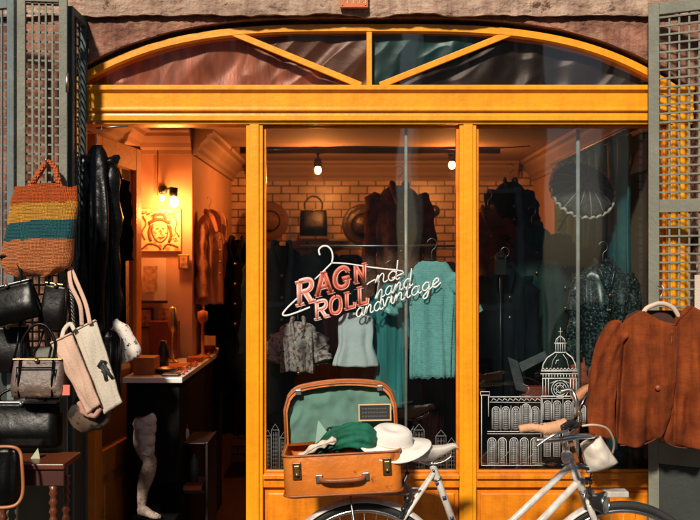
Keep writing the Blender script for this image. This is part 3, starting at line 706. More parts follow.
c = Vector((-.99, 1.0, CZ)); q = MB(); q.lathe([(.001, 0.0005), (.035, .001), (.03, .008), (.008, .02), (.007, .17), (.02, .18), (.028, .22), (.022, .30), (.012, .31), (.001, .312)], c, (0, 0, 1), 18); sm('candlestick', 'turned brass candlestick standing on the counter', 'candlestick', q, brass, c)
c = Vector((-.86, 1.25, CZ)); q = MB(); q.lathe([(.001, 0.0005), (.05, .001), (.04, .01), (.009, .025), (.009, .2), (.03, .22), (.03, .27), (.001, .28)], c, (0, 0, 1), 18); sm('jewellery_stand', 'slim orange jewellery stand near the end of the counter', 'stand', q, orange_wd, c)
c = Vector((-1.0, .78, CZ)); q = MB(); q.lathe([(.001, .0005), (.03, .001), (.034, .06), (.028, .1), (.018, .12), (.02, .14), (.015, .14), (.001, .13)], c, (0, 0, 1), 18); sm('jug', 'small dark ceramic jug on the counter by the wall', 'jug', q, blackp, c)
c = Vector((-.87, 1.55, CZ)); q = MB(); q.lathe([(.001, .0005), (.02, .001), (.045, .03), (.04, .045), (.001, .045)], c, (0, 0, 1), 18); sm('red_bowl', 'red glazed bowl at the far end of the counter', 'bowl', q, mat('red_glaze', (.42, .04, .02), .25), c)
for k, (x, y, m, lb) in enumerate([(-.88, .38, darkwood, 'open dark notebook at the front edge of the counter'), (-.93, .60, tanleather, 'tan purse lying on the counter beside the dish'), (-.87, 1.05, orange_wd, 'flat orange box beside the red beads')]):
    q = MB(); q.box(x - .045, x + .04, y - .035, y + .04, CZ + .0005, CZ + .012 + .008 * k, ); sm(['notebook', 'purse', 'flat_box'][k], lb, ['book', 'purse', 'box'][k], q, m, (x, y, CZ), bevel=.004)
for k in range(12):
    y = .42 + k * .118; x = -.845 + rnd.uniform(-.02, .008); m = [brass, mat('red_beads', (.5, .05, .03), .3), steel, orange_wd][k % 4]
    q = MB(); q.torus((x, y, CZ + .006), (0, 0, 1), rnd.uniform(.012, .02), .0035, 20, 6); q.ball((x + .008, y + .01, CZ + .008), .008)
    sm('jewellery_piece', ['brass', 'red beaded', 'silver', 'orange'][k % 4] + ' ring on the counter edge, ' + ['first', 'second', 'third', 'fourth', 'fifth', 'sixth', 'seventh', 'eighth', 'ninth', 'tenth', 'eleventh', 'twelfth'][k] + ' counted from the doorway', 'jewellery', q, m, (x, y, CZ))
for k, (px, py, w_, h_) in enumerate([(146, 318, 15, 20), (165, 316, 12, 16), (184, 262, 11, 15)]):
    yq = 1.28; t = thing('small_picture', ['dark framed print leaning above the cabinet behind the counter', 'smaller gilt framed print beside the dark framed one', 'narrow gilt framed print right of the postcard board'][k], 'picture', P(px, py + h_ / 2, yq))
    q = MB(); q.box(X(px - w_ / 2, yq), X(px + w_ / 2, yq), yq - .012, yq + .004, Z(py + h_ / 2, yq), Z(py - h_ / 2, yq)); build('frame', q, [darkwood, brass, brass][k], t, bevel=.003)
    q = MB(); q.box(X(px - w_ / 2 + 1.8, yq), X(px + w_ / 2 - 1.8, yq), yq - .014, yq - .0125, Z(py + h_ / 2 - 1.8, yq), Z(py - h_ / 2 + 1.8, yq)); build('print', q, mat('sepia_print', (.35, .2, .1), .8, .8, 45), t)
# shelf unit behind counter, left below poster
q = MB(); q.box(X(150, 1.2), X(178, 1.2), 1.17, 1.27, CZ + .0005, CZ + .22); single('drawer_cabinet', q, redwood, 'small red brown cabinet standing against the poster wall', 'cabinet', (X(165, 1.2), 1.2, CZ), bevel=.004)
# mannequin leg on a black stool
st = thing('display_plinth', 'black painted display box under the mannequin leg', 'plinth', (X(150, .22), .22, .06))
lz = Z(518, .2)
q = MB(); q.box(X(127, .2), X(176, .2), .125, .30, .06, lz - .002); build('box', q, mat('counter_black', (.01, .01, .01)), st, bevel=.004)
plaster = mat('aged_plaster', (.40, .32, .26), .8, .3, 14, .7, 60, wear=(.16, .11, .08), wear_t=.57, wscale=22, grime=.4)
q = MB(); ly = .2
path = [P(145, 418, ly), P(144, 430, ly), P(142, 441, ly), P(145, 452, ly - .02), P(150, 462, ly - .02), P(147, 475, ly), P(143, 490, ly + .01), P(142, 503, ly + .01), P(142, 511, ly)]
sp_ = spline(path, 6); n = len(sp_)
rr = [sinterp([(0, .042), (.12, .047), (.3, .040), (.45, .032), (.5, .033), (.62, .037), (.8, .025), (.92, .020), (1, .024)], i / (n - 1)) for i in range(n)]
q.tube(sp_, rr, 20)
foot = spline([P(138, 512, ly), P(144, 511, ly), P(152, 515, ly - .02), P(161, 517, ly - .03)], 6); nf = len(foot)
q.tube(foot, [sinterp([(0, .016), (.25, .026), (.7, .018), (1, .008)], i / (nf - 1)) for i in range(nf)], 14)
leg = thing('mannequin_leg', 'pale plaster display leg wearing a rolled stocking inside the doorway', 'mannequin leg', P(147, 518, ly)); build('leg', q, plaster, leg)
q = MB(); m_ = 26; top_ = P(147, 417, ly)
q.tube([sp_[0].lerp(sp_[20], i / m_) + Vector((.004 * math.sin(i * .9), -.004, .004)) for i in range(m_ + 1)], [sinterp([(0, .043), (.15, .049), (.6, .042), (1, .034)], i / m_) + .0018 * math.sin(i * 1.5) for i in range(m_ + 1)], 40, wob=.25, seed=4, flute=.02)
build('rolled_stocking', q, mat('stocking_silk', (.50, .43, .39), .6, .25, 30, .3, 80), leg)
# things under the counter
jr = thing('painted_jug', 'white jug with a red lid on the low shelf under the counter', 'jug', P(184, 440, .55))
q = MB(); q.lathe([(.001, 0), (.022, 0), (.034, .03), (.03, .055), (.02, .065), (.001, .066)], P(183, 441, .55), (0, 0, 1), 18); build('body', q, mat('white_glaze', (.6, .6, .58), .2), jr)
q = MB(); q.lathe([(.001, .067), (.026, .067), (.02, .085), (.001, .09)], P(183, 441, .55), (0, 0, 1), 18); build('lid', q, mat('red_glaze', (.42, .04, .02), .25), jr)
q = MB(); q.lathe([(.001, 0), (.022, 0), (.022, .14), (.012, .165), (.012, .19), (.001, .19)], P(194, 488, .6), (0, 0, 1), 18); single('glass_bottle', q, mat('grey_glass', (.12, .13, .12), .15), 'dusty grey bottle on the low shelf under the counter', 'bottle', P(194, 488, .6))
q = MB(); q.box(X(176, .5), X(206, .5), .46, .78, Z(443, .5) - .0, Z(441.5, .5)); q.box(X(172, .5), X(206, .5), .46, .78, Z(492, .5), Z(489, .5)); q.box(X(171, .5), X(175, .5), .46, .78, .06, Z(441, .5)); q.box(X(206.5, .5), X(209, .5), .46, .78, .06, Z(441, .5))
single('low_shelf', q, darkwood, 'dark wooden low shelf standing beside the counter', 'shelf', (X(190, .5), .5, .06), bevel=.002)
q = MB(); q.box(X(177, .5), X(203, .5), .45, .54, Z(488.5, .5), Z(484, .5)); single('book', q, mat('red_cover', (.35, .07, .03), .5), 'red brown book lying on the bottom of the low shelf', 'book', P(190, 488, .5), bevel=.002)

# ------------------------------------------------------------------ right window goods
GR = 'clothes and drapes in the right window'
cu = thing('teal_curtain', 'dark teal curtain hanging along the right wall of the shop', 'curtain', (1.36, 1.1, .06))
q = MB()
q.grid(lambda u, v: Vector((1.37 + .025 * math.sin(u * 60 + 2 * noise.noise(Vector((u * 4, v * 2, 0)))) + .02 * noise.noise(Vector((u * 9, v * 3, 2))), lerp(.35, 2.12, u), lerp(2.27, .08, v))), 160, 40)
build('cloth', q, tealdark, cu, solid=.006)
q = MB(); q.tube([(1.37, .3, 2.30), (1.37, 2.2, 2.30)], .010, 8); build('rod', q, steel, cu)
# lace parasol
pr = thing('lace_parasol', 'open black lace parasol with pale scalloped trim in the right window', 'parasol', P(587, 195, .42))
py_ = .42; c0 = P(587, 182, py_); N_ = 14
ax = Vector((.12, -.75, .45)).normalized(); qrot = Vector((0, 0, 1)).rotation_difference(ax)
q = MB(); Rp = .168; rg = []
for j in range(9):
    v = j / 8 + .001
    rg.append([c0 + qrot @ Vector((Rp * v * math.cos(t) * (1 - .05 * abs(math.sin(N_ * t / 2)) * v), Rp * v * math.sin(t) * (1 - .05 * abs(math.sin(N_ * t / 2)) * v), -.07 * v * v + .006 * v * abs(math.sin(N_ * t / 2)))) for t in [2 * math.pi * k / 112 for k in range(112)]])
q.loft(rg, False, True); build('canopy', q, mat('black_lace', (.11, .09, .09), .7, .5, 60, .4, 90), pr, solid=.002)
q = MB()
for k in range(N_):
    t = 2 * math.pi * k / N_ ; q.tube([c0 + qrot @ Vector((Rp * v * math.cos(t), Rp * v * math.sin(t), -.07 * v * v + .003)) for v in (.02, .35, .7, 1.02)], .0026, 5)
build('rib', q, mat('grey_rib', (.6, .52, .48), .4), pr)
q = MB(); q.tube([c0 + qrot @ Vector((Rp * 1.0 * math.cos(t), Rp * 1.0 * math.sin(t), -.072 + .010 * math.sin(t * 28))) for t in [2 * math.pi * k / 200 for k in range(200)]], .0075, 6, closed=True, wob=.2); build('lace_trim', q, mat('cream_lace', (.75, .66, .58), .8, .3, 60), pr)
q = MB(); q.tube([c0 + ax * .03, c0 - ax * .45], .006, 8); build('shaft', q, darkwood, pr)
garment('sequin_jacket', 'dark sequinned jacket with glittering teal spots under the parasol', 'jacket', X(603, .35), .35, Z(264, .35), .24, .55, sequin, .42, .04, GR, 41, rad=.042, dep=.09, folds=7)
rk2 = thing('streak_pole', 'added white pole standing in for a reflected streak beside the parasol in the right window', 'pole', (X(578, .09), .09, zsill))  # added pole imitates a white streak reflected in the glass
q = MB(); q.tube([(X(578, .09), .09, zsill + .006), (X(578, .09), .09, zB0 - .01)], .009, 10); build('post', q, mat('dull_white_metal', (.45, .47, .46), .4, .3, 12), rk2)
q = MB(); q.box(X(578, .09) - .04, X(578, .09) + .04, .06, .13, zsill + .004, zsill + .012); build('foot', q, steel, rk2)
garment('teal_dress', 'dark teal patterned dress in the middle of the right window', 'dress', X(532, 1.0), 1.0, Z(226, 1.0), .27, .85, mat('teal_print', (.006, .040, .042), .8, .7, 6, .4, 50, spec=.1, stretch=(5, 1, .6)), .4, .05, GR, 43, dep=.09)
garment('black_shirt', 'black shirt hanging high beside the peach wall strip in the right window', 'shirt', X(510, 1.4), 1.4, Z(182, 1.4), .20, .6, blackcloth, .4, .04, GR, 44, dep=.09)
garment('rust_dress', 'rust coloured dress at the left edge of the right window', 'dress', X(488, 1.0), 1.0, Z(210, 1.0), .20, .9, mat('rust_cloth', (.20, .045, .02), .85, .5, 14, .4, 60), .3, .04, GR, 45, dep=.08)
garment('navy_coat', 'navy coat hanging low between the rust dress and the teal dress', 'coat', X(505, .7), .7, Z(268, .7), .22, .8, navycl, .45, .04, GR, 46, dep=.10)
garment('dark_blouse', 'dark green blouse hanging behind the white scarf', 'blouse', X(560, .95), .95, Z(240, .95), .28, .85, mat('bottle_green', (.015, .04, .035), .8, .4, 9, .4, 50), .4, .04, GR, 47, dep=.09)
garment('black_gown', 'long black gown behind the sequinned jacket', 'dress', X(630, .8), .8, Z(238, .8), .3, 1.0, blackcloth, .4, .04, GR, 48, dep=.10)
garment('red_blouse', 'orange red blouse half hidden behind the rust suede jacket', 'blouse', X(594, .32), .32, Z(352, .32), .12, .26, mat('red_cotton', (.42, .10, .05), .85, .5, 20, .4, 50), .14, .04, GR, 49, dep=.06, hang=False)
fr = thing('wall_frame', 'white arched print in black frame high on the right wall', 'picture', P(640, 155, .3))
q = MB(); fpts = [P(628, 176, .3), P(650, 170, .3), P(652, 128, .3), P(645, 134, .3), P(634, 152, .3)]
e = Vector((0, .012, 0)); q.add(fpts + [p + e for p in fpts], [(0, 1, 2, 3, 4), (9, 8, 7, 6, 5)] + [(i, i + 5, (i + 1) % 5 + 5, (i + 1) % 5) for i in range(5)]); build('print', q, mat('white_card2', (.55, .56, .55), .6), fr)
q = MB(); q.tube([p - Vector((0, .004, 0)) for p in fpts], .010, 6, closed=True); build('frame', q, blackp, fr)
ob = thing('open_book', 'open book with white pages standing behind the painted church dome', 'book', P(522, 392, .4))
q = MB()
for a, b, c_, d_ in (((508, 358), (518, 362), (526, 392), (516, 390)), ((519, 364), (545, 352), (548, 358), (522, 372))):
    pp = [P(*a, .40), P(*b, .44), P(*c_, .44), P(*d_, .40)]; e = Vector((0, .01, .004)); q.add(pp + [p + e for p in pp], [(0, 1, 2, 3), (7, 6, 5, 4), (0, 4, 5, 1), (1, 5, 6, 2), (2, 6, 7, 3), (3, 7, 4, 0)])
build('pages', q, mat('grey_pages', (.14, .15, .15), .7, .3, 20), ob)
q = MB(); q.box(X(520, .5), X(545, .5), .45, .52, Z(398, .5), Z(386, .5)); build('cover', q, mat('red_cover', (.35, .07, .03)), ob, bevel=.003)
crate('side_cabinet', 'dark cabinet behind the painted town drawing in the right window', 'cabinet', 482, 560, 398, 640, .72, 1.1, darkwood)
crate('tall_cabinet', 'dark tall cabinet at the right end of the right window', 'cabinet', 585, 662, 330, 640, 1.0, 1.35, darkwood)
# lantern silhouette
ln = thing('lantern', 'small black lantern standing among clothes at left of the right window', 'lantern', P(500, 275, .5))
q = MB(); q.box(*sorted((X(495, .5), X(506, .5))), .48, .53, Z(275, .5), Z(258, .5)); q.lathe([(.035, 0), (.012, .03), (.001, .035)], P(500.5, 257.5, .5), (0, 0, 1), 12); build('housing', q, blackp, ln, bevel=.003)
q = MB(); q.tube([P(500.5, 274, .5), P(501, 420, .5)], .006, 6); build('stand', q, blackp, ln)
# glassware on the right ledge
GG = 'glassware on the right window ledge'
for k, (px, r, h, lb, m) in enumerate([
    (604, .026, .055, 'green tinted glass tumbler on the ledge left of the clear ones', mat('green_glass', (.06, .16, .12), .1, .2, 30)),
    (622, .030, .062, 'wide grey glass tumbler in the middle of the ledge row', mat('smoke_glass', (.05, .07, .07), .08, .2, 30)),
    (638, .026, .070, 'tall grey glass jar at the right end of the ledge row', mat('smoke_glass', (.05, .07, .07), .08, .2, 30)),
    (586, .022, .045, 'small orange cup on the ledge beside the handlebar', orange_wd)]):
    q = MB(); c = Vector((X(px, .2), .2, zsill + .005))
    q.lathe([(.001, 0), (r * .85, 0), (r, .005), (r * 1.05, h), (r * .95, h), (r * .9, .008), (.001, .008)], c, (0, 0, 1), 24)
    single('glass_tumbler', q, m, lb, 'glass', c, GG)
for k in range(9):
    px = 482 + k * 11.5 + rnd.uniform(-2, 2); c = P(px, 0, .14); c.z = zsill + .005; q = MB()
    m = [orange_wd, mat('cream_paper', (.5, .4, .3)), mat('red_cover', (.3, .05, .03)), steel][k % 4]
    q.ball(c + Vector((0, 0, .008)), .017, 1.5, 1, .5); q.torus(c + Vector((.012, 0, .012)), (.2, .3, 1), .015, .004, 20, 6)
    single('trinket', q, m, ['small orange trinket', 'pale shell trinket', 'dark red trinket', 'silver trinket'][k % 4] + ' with a ring on the ledge below the painted town, number %s from the left' % ['first', 'second', 'third', 'fourth', 'fifth', 'sixth', 'seventh', 'eighth', 'ninth'][k] if False else ['small orange', 'pale cream', 'dark red', 'silver'][k % 4] + ' trinket, ' + ['first', 'second', 'third', 'fourth', 'fifth', 'sixth', 'seventh', 'eighth', 'ninth'][k] + ' from the left on the ledge below the painted town', 'trinket', c, 'trinkets on the right window ledge')

# transom drapes behind the arched glass
def dgl(px): return lerp(31, 85, (px - 229) / 132.0) if px < 366 else lerp(85, 31, (px - 380) / 135.0)
def drape(pxa, pxb, m, label, seed, y=.055, part='below'):
    q = MB()
    def f(u, v):
        px = lerp(pxa, pxb, u); ap = max(arch_py(px) - 1, 22); d = min(90, max(ap + .5, dgl(px)))
        lo, hi = (90, (max(ap, dgl(px)) if 229 < px < 515 else ap)) if part == 'below' else (d + 1, ap)
        z = lerp(Z(lo), Z(min(hi, lo - .3)), v); X_ = X(px)
        w = noise.noise(Vector((X_ * 1.6 + z * 1.2 + seed, seed, 0))) * 1.2
        a1 = math.sin((X_ * 26 - z * 16) + w * 5 + seed) * .5 + math.sin((X_ * 61 - z * 21) + w * 7) * .16
        c = abs(noise.noise(Vector((X_ * 7 - z * 6, z * 5 + w, seed * 3))))
        return Vector((X_, y + .010 * a1 + .016 * c + .008 * w, z))
    q.grid(f, 220, 46)
    return single('window_drape', q, m, label, 'drape', P((pxa + pxb) / 2, 86, y), 'draped cloths behind the arched transom', solid=.002)
copper = mat('copper_foil', (.46, .155, .09), .38, .45, 5, .1, 25, metal=.15, stretch=(4, 1, 1), spec=.6)
copper2 = mat('brown_foil', (.14, .048, .022), .36, .45, 6, .1, 25, metal=.15)
tealf = mat('teal_foil', (.010, .065, .075), .36, .45, 5, .1, 25, metal=.25)
brownf = mat('dark_brown_foil', (.022, .011, .008), .42, .4, 5, .1, 25, metal=.2)
drape(70, 364, copper, 'copper pink draped cloth in the left end panel of the arched transom', 1, .075)
drape(236, 367, copper2, 'bronze cloth in the triangular transom panel left of the centre bar', 2, .05, 'above')
drape(371, 510, tealf, 'dark teal cloth in the triangular transom panel right of the centre bar', 3, .05, 'above')
drape(374, 684, brownf, 'dark brown cloth in the right end panel of the arched transom', 4, .075)

# ------------------------------------------------------------------ painted writing on the middle pane
GY = .0315
def zx(a, b): return (X(270 + a / 3.889, .033), Z(230 + b / 3.889, .033))
px2 = 1 / (3.889 * 218.0)
q = MB()
def st(pts, w=2.0, n=6, Q=None, y=GY):
    (Q or q).stroke([(v.x, v.z) for v in spline([(zx(*p)[0], 0, zx(*p)[1]) for p in pts], n)], w * .0045, y)
st([(194, 98), (190, 78), (203, 64), (222, 63), (238, 78), (244, 104), (240, 128)], 1.9)
st([(242, 126), (200, 168), (174, 192)], 1.6, 2); st([(240, 128), (300, 131), (400, 146), (515, 160), (500, 176), (474, 188)], 1.5, 3)
st([(106, 266), (70, 300), (50, 326), (62, 333), (100, 322), (156, 300)], 1.9)
build('painted_hanger', q, whitepaint, panes['c'])
# slab letters on a slanted baseline
LET = {
 'R': ([[(.22, 0), (.22, 1)], [(.22, .96), (.60, .96), (.78, .84), (.78, .64), (.60, .52), (.25, .52)], [(.48, .5), (.74, .06), (.9, .06)]], [(.02, .04, .42), (.02, .96, .4), (.62, .04, .38)]),
 'A': ([[(.12, 0), (.46, .96)], [(.46, .96), (.84, 0)], [(.24, .34), (.72, .34)]], [(-.02, .04, .32), (.62, .04, .38), (.3, .96, .3)]),
 'G': ([[(.82, .72), (.70, .92), (.46, .98), (.2, .82), (.12, .5), (.2, .18), (.46, .02), (.74, .1), (.80, .42)], [(.5, .42), (.92, .42)]], []),
 'O': ([[(.46, .98), (.2, .85), (.12, .5), (.2, .15), (.46, .02), (.72, .15), (.80, .5), (.72, .85), (.46, .98)]], []),
 'L': ([[(.25, 0), (.25, 1)], [(.25, .05), (.78, .05), (.82, .3)]], [(.04, .96, .42), (.04, .04, .4)]),
 'N': ([[(.2, 0), (.2, 1)], [(.2, .95), (.72, .05)], [(.74, 0), (.74, 1)]], [(.04, .04, .32), (.58, .96, .32)]),
}
def slab(ch, org, adv, h, wk, Q, y, ang=(1, -.27)):
    ux, uy = ang; strokes, ser = LET[ch]
    def T(a, b): return (org[0] + ux * a * adv - uy * b * h * -.0 + b * h * -.02, org[1] + uy * a * adv - b * h)
    for s_ in strokes:
        if len(s_) > 5: s_ = [(v.x, v.z) for v in spline([(a, 0, b) for a, b in s_], 4)]
        Q.stroke([zx(*T(*p)) for p in s_], wk * px2, y)
    for a, b, l in ser: Q.stroke([zx(*T(a, b)), zx(*T(a + l, b))], wk * .62 * px2, y)
words = [('R', (98, 300), 82, 96), ('A', (176, 262), 74, 90), ('G', (246, 236), 72, 78), ('N', (322, 210), 62, 68),
         ('R', (170, 352), 62, 70), ('O', (230, 333), 58, 68), ('L', (286, 312), 54, 66), ('L', (336, 297), 54, 72)]
Q1, Q2, Q3 = MB(), MB(), MB()
for k, (ch, o_, adv, h) in enumerate(words):
    slab(ch, o_, adv, h, 24 if k < 3 else 17, Q1 if k in (0, 4) else Q2, GY)
    slab(ch, o_, adv, h, 9 if k < 3 else 5, Q2 if k in (0, 4) else Q3, GY - .0012)
    # drop shade line to the lower right
    slab(ch, (o_[0] + 5, o_[1] + 5), adv, h, 3.5, Q1, GY - .0002)
build('painted_lettering', Q1, palepink, panes['c']); build('painted_lettering', Q2, salmon, panes['c']); build('painted_lettering', Q3, mat('dark_salmon', (.45, .07, .04), .6), panes['c'])
SF = {  # script strokes, x-height 1
 'n': (1.0, [[(-.1, .1), (.12, .9), (.15, .1), (.2, .6), (.45, .98), (.62, .8), (.62, .15), (.8, .0), (1.0, .15)]]),
 'd': (1.1, [[(.72, .8), (.4, 1.0), (.1, .7), (.08, .25), (.35, .0), (.65, .2), (.78, .7)], [(.78, 2.1), (.76, 1.2), (.74, .2), (.9, 0), (1.1, .15)]]),
 'h': (1.0, [[(-.1, .1), (.1, .8), (.22, 2.1), (.14, 1.2), (.1, 0), (.2, .6), (.45, .98), (.62, .8), (.64, .15), (.8, .0), (1.0, .15)]]),
 'a': (1.05, [[(.72, .8), (.4, 1.0), (.1, .7), (.08, .25), (.35, .0), (.65, .25), (.74, .95), (.74, .2), (.88, 0), (1.05, .15)]]),
 'v': (.85, [[(0, .9), (.12, .95), (.3, .05), (.36, .05), (.6, .9), (.85, .85)]]),
 'i': (.5, [[(0, .2), (.16, .95), (.18, .2), (.3, 0), (.5, .15)], [(.2, 1.4), (.24, 1.45)]]),
 't': (.6, [[(.0, .3), (.2, 1.0), (.24, 1.7), (.2, .3), (.34, 0), (.6, .15)], [(.0, 1.1), (.5, 1.15)]]),
 'g': (1.0, [[(.72, .8), (.4, 1.0), (.1, .7), (.1, .3), (.35, .05), (.65, .3), (.74, .95), (.72, 0), (.62, -.75), (.35, -.9), (.2, -.6), (.6, -.15), (1.0, .15)]]),
 'e': (.9, [[(.0, .15), (.3, .45), (.62, .6), (.58, .92), (.35, 1.0), (.1, .65), (.15, .15), (.45, 0), (.9, .3)]]),
 '2': (.9, [[(.05, .1), (.3, .3), (.8, .5)]]),
}
Q = MB()
def script(word, org, end, h, w=1.0):
    tot = sum(SF[c][0] for c in word); dx, dy = (end[0] - org[0]) / tot, (end[1] - org[1]) / tot; pos = 0
    for c in word:
        adv, ss = SF[c]
        for s_ in ss: st([(org[0] + dx * (pos + a) + b * h * .08, org[1] + dy * (pos + a) - b * h) for a, b in s_], w, 5, Q)
        pos += adv
script('2nd', (374, 217), (505, 190), 36, 1.4); script('hand', (412, 270), (556, 214), 33, 1.4)
script('and', (334, 341), (440, 306), 34, 1.55); script('vintage', (432, 303), (664, 214), 33, 1.5)
build('painted_script', Q, whitepaint, panes['c'])

# ------------------------------------------------------------------ painted town on the right pane
Q = MB()
def zt(a, b): return (X(470 + a / 3.467, .033), Z(330 + b / 3.467, .033))
def ln_(pts, w=1.0): Q.stroke([zt(*p) for p in pts], w * .0042, GY)
def archw(cx, top, bot, w, lat=True):
    pts = [(cx - w / 2, bot), (cx - w / 2, top + w / 2)] + [(cx - math.cos(t) * w / 2, top + w / 2 - math.sin(t) * w / 2) for t in [math.pi * k / 8 for k in range(1, 8)]] + [(cx + w / 2, top + w / 2), (cx + w / 2, bot)]
    ln_(pts, .9)
    pts2 = [(cx + (x - cx) * .62, top + 4 + (z - top) * .97 if z < bot else bot) for x, z in pts]; ln_(pts2, .5)
    if lat:
        k = top + 10
        while k < bot:
            ln_([(cx - w * .27, k), (cx + w * .27, k)], .38); k += 7.5
        ln_([(cx, top + 6), (cx, bot)], .38); ln_([(cx - w * .14, top + 8), (cx - w * .14, bot)], .3); ln_([(cx + w * .14, top + 8), (cx + w * .14, bot)], .3)
# tower
ln_([(313, -8), (313, 22)], .7); ln_([(306, 6), (320, 6)], .5)
ln_([(296, 46), (299, 32), (313, 20), (327, 32), (330, 46)], 1.1); ln_([(292, 46), (334, 46)], 1.2); ln_([(292, 78), (334, 78)], 1.4)
for k in range(5): ln_([(297 + k * 8, 48), (297 + k * 8, 77)], .8)
for k in range(3): ln_([(305 + k * 8, 24), (303 + k * 10, 44)], .4)
ln_([(292, 80), (268, 96), (254, 118), (250, 136)], 1.3); ln_([(334, 80), (354, 96), (364, 116), (368, 136)], 1.3)
ln_([(302, 84), (288, 104), (282, 130)], .5); ln_([(322, 84), (336, 104), (342, 130)], .5); ln_([(296, 118), (300, 106), (308, 104)], .9)
for k in range(10): ln_([(248 + k * 12.5, 140), (254 + k * 12.5, 132), (260 + k * 12.5, 140)], 1.1)
ln_([(246, 142), (372, 142)], 1.4); ln_([(244, 152), (374, 152)], 1.1); ln_([(250, 168), (370, 168)], 1.3)
for k in range(12): ln_([(253 + k * 10.2, 155), (253 + k * 10.2, 165)], .9)
for x in (252, 262, 272, 348, 358, 368): ln_([(x, 170), (x, 228)], .9)
for r_ in (30, 22, 13): ln_([(312 + r_ * math.cos(t), 205 - r_ * math.sin(t)) for t in [2 * math.pi * k / 16 for k in range(17)]], .8)
for k in range(8): ln_([(312 + 6 * math.cos(k * .785), 205 + 6 * math.sin(k * .785)), (312 + 20 * math.cos(k * .785), 205 + 20 * math.sin(k * .785))], .6)
ln_([(278, 185), (300, 176), (324, 176), (346, 185)], .8); ln_([(246, 230), (376, 230)], 1.5); ln_([(246, 238), (376, 238)], .7)
for x in (268, 302, 340): archw(x, 246, 312, 26)
for x in (372, 392): archw(x, 262, 322, 17)
ln_([(250, 240), (250, 322)], .8); ln_([(284, 240), (284, 318)], .6); ln_([(322, 240), (322, 318)], .6); ln_([(357, 232), (357, 326)], .8)
for r in ((244, 324), (244, 332)): ln_([r, (400, r[1])], .7)
# town hall to the left
ln_([(36, 214), (68, 214), (68, 226), (36, 226), (36, 214)], 1.0); ln_([(40, 228), (40, 470)], .8); ln_([(64, 228), (64, 300)], .7)
ln_([(68, 232), (246, 232)], 1.0); ln_([(68, 250), (246, 252)], .8)
for k in range(9): ln_([(74 + k * 19, 247), (80 + k * 19, 238), (88 + k * 19, 241), (92 + k * 19, 247)], .8)
for x in (90, 124, 159, 194, 226): archw(x, 266 if x not in (194,) else 256, 344, 26)
for x in (76, 112, 152, 188, 224): archw(x, 374, 466, 28)
for x in (107, 142, 176, 210): ln_([(x, 262), (x, 350)], .5)
ln_([(60, 352), (246, 352)], .8); ln_([(60, 360), (246, 360)], .6); ln_([(40, 470), (250, 470)], .8); ln_([(246, 232), (246, 470)], .7)
for x in (268, 300, 332, 364): archw(x, 345, 440, 22)
build('painted_town', Q, mat('chalk_paint', (.55, .56, .54), .7, .25, 40), panes['r'])
# small painted houses low on the middle pane
def l2(pts, w=.6): Q.stroke([(X(a, .033), Z(b, .033)) for a, b in pts], w * .0042, GY)
for hs in (((264.5, 271, 436), (271.5, 279, 430), (280, 288, 438), (289, 296, 444)), ((402, 412, 440), (414, 424, 430), (436, 446, 436), (447, 456, 444))):
  Q = MB()
  for x0, x1, y0 in hs:
    l2([(x0, 471), (x0, y0), ((x0 + x1) / 2, y0 - 6), (x1, y0), (x1, 471)]); l2([(x0, y0), (x1, y0)])
    yy = y0 + 5
    while yy < 470: l2([(x0 + 1, yy), (x1 - 1, yy)], .35); yy += 4
    for xx in (x0 + 2, (x0 + x1) / 2, x1 - 2): l2([(xx, y0 + 2), (xx, 470)], .35)
  build('painted_houses', Q, mat('faint_chalk', (.22, .23, .22), .7), panes['c'])

# ------------------------------------------------------------------ lattice shutters
def leaf(parent, A, B, z0, z1, m, zsolid, msolid, sw=.034, step=.0395, th=.028, mid=None, ncol=None, name='leaf'):
    A = Vector(A); B = Vector(B); d = B - A; W = d.length; d.normalize(); nrm = Vector((-d.y, d.x, 0))
    def bx(q, a0, a1, c0, c1, t0=-th / 2, t1=th / 2):
        vs = [A + d * a + nrm * t + Vector((0, 0, c)) for a in (a0, a1) for t in (t0, t1) for c in (c0, c1)]
        q.add(vs, [(0, 1, 3, 2), (4, 6, 7, 5), (0, 4, 5, 1), (2, 3, 7, 6), (0, 2, 6, 4), (1, 5, 7, 3)])
    q = MB(); bx(q, 0, sw, z0, z1); bx(q, W - sw, W, z0, z1)
    bx(q, sw + .0003, W - sw - .0003, z1 - sw * 1.1, z1); bx(q, sw + .0003, W - sw - .0003, zsolid - sw, zsolid + sw); bx(q, sw + .0003, W - sw - .0003, z0, z0 + sw)
    if mid: bx(q, sw + .0003, W - sw - .0003, mid - sw * .62, mid + sw * .62)
    o = build(name, q, m, parent, bevel=.002)
    q = MB(); n = ncol or max(1, round((W - 2 * sw) / step)); cw = (W - 2 * sw) / n
    for k in range(1, n): bx(q, sw + cw * k - .0038, sw + cw * k + .0038, zsolid + sw, z1 - sw * 1.1, -.003, .005)
    z = zsolid + sw + step * .6
    while z < z1 - sw * 1.2:
        bx(q, sw, W - sw, z - .0040, z + .0040, -.0075, -.0035); z += step
    build('lattice', q, m, o)
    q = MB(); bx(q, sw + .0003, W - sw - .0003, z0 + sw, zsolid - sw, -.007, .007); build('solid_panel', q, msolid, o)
    return o
ls = thing('folding_shutter', 'grey green lattice shutter of three folded leaves left of the doorway', 'shutter', (-1.3, -.15, 0))
zt_ = 2.775
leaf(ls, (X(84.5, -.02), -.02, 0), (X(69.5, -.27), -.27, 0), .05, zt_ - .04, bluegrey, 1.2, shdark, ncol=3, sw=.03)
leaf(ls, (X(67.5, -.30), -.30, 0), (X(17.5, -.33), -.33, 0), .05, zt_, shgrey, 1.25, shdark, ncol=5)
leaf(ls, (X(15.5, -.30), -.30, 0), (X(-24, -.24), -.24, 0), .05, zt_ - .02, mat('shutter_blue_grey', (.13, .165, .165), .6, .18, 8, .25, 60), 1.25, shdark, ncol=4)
q = MB()
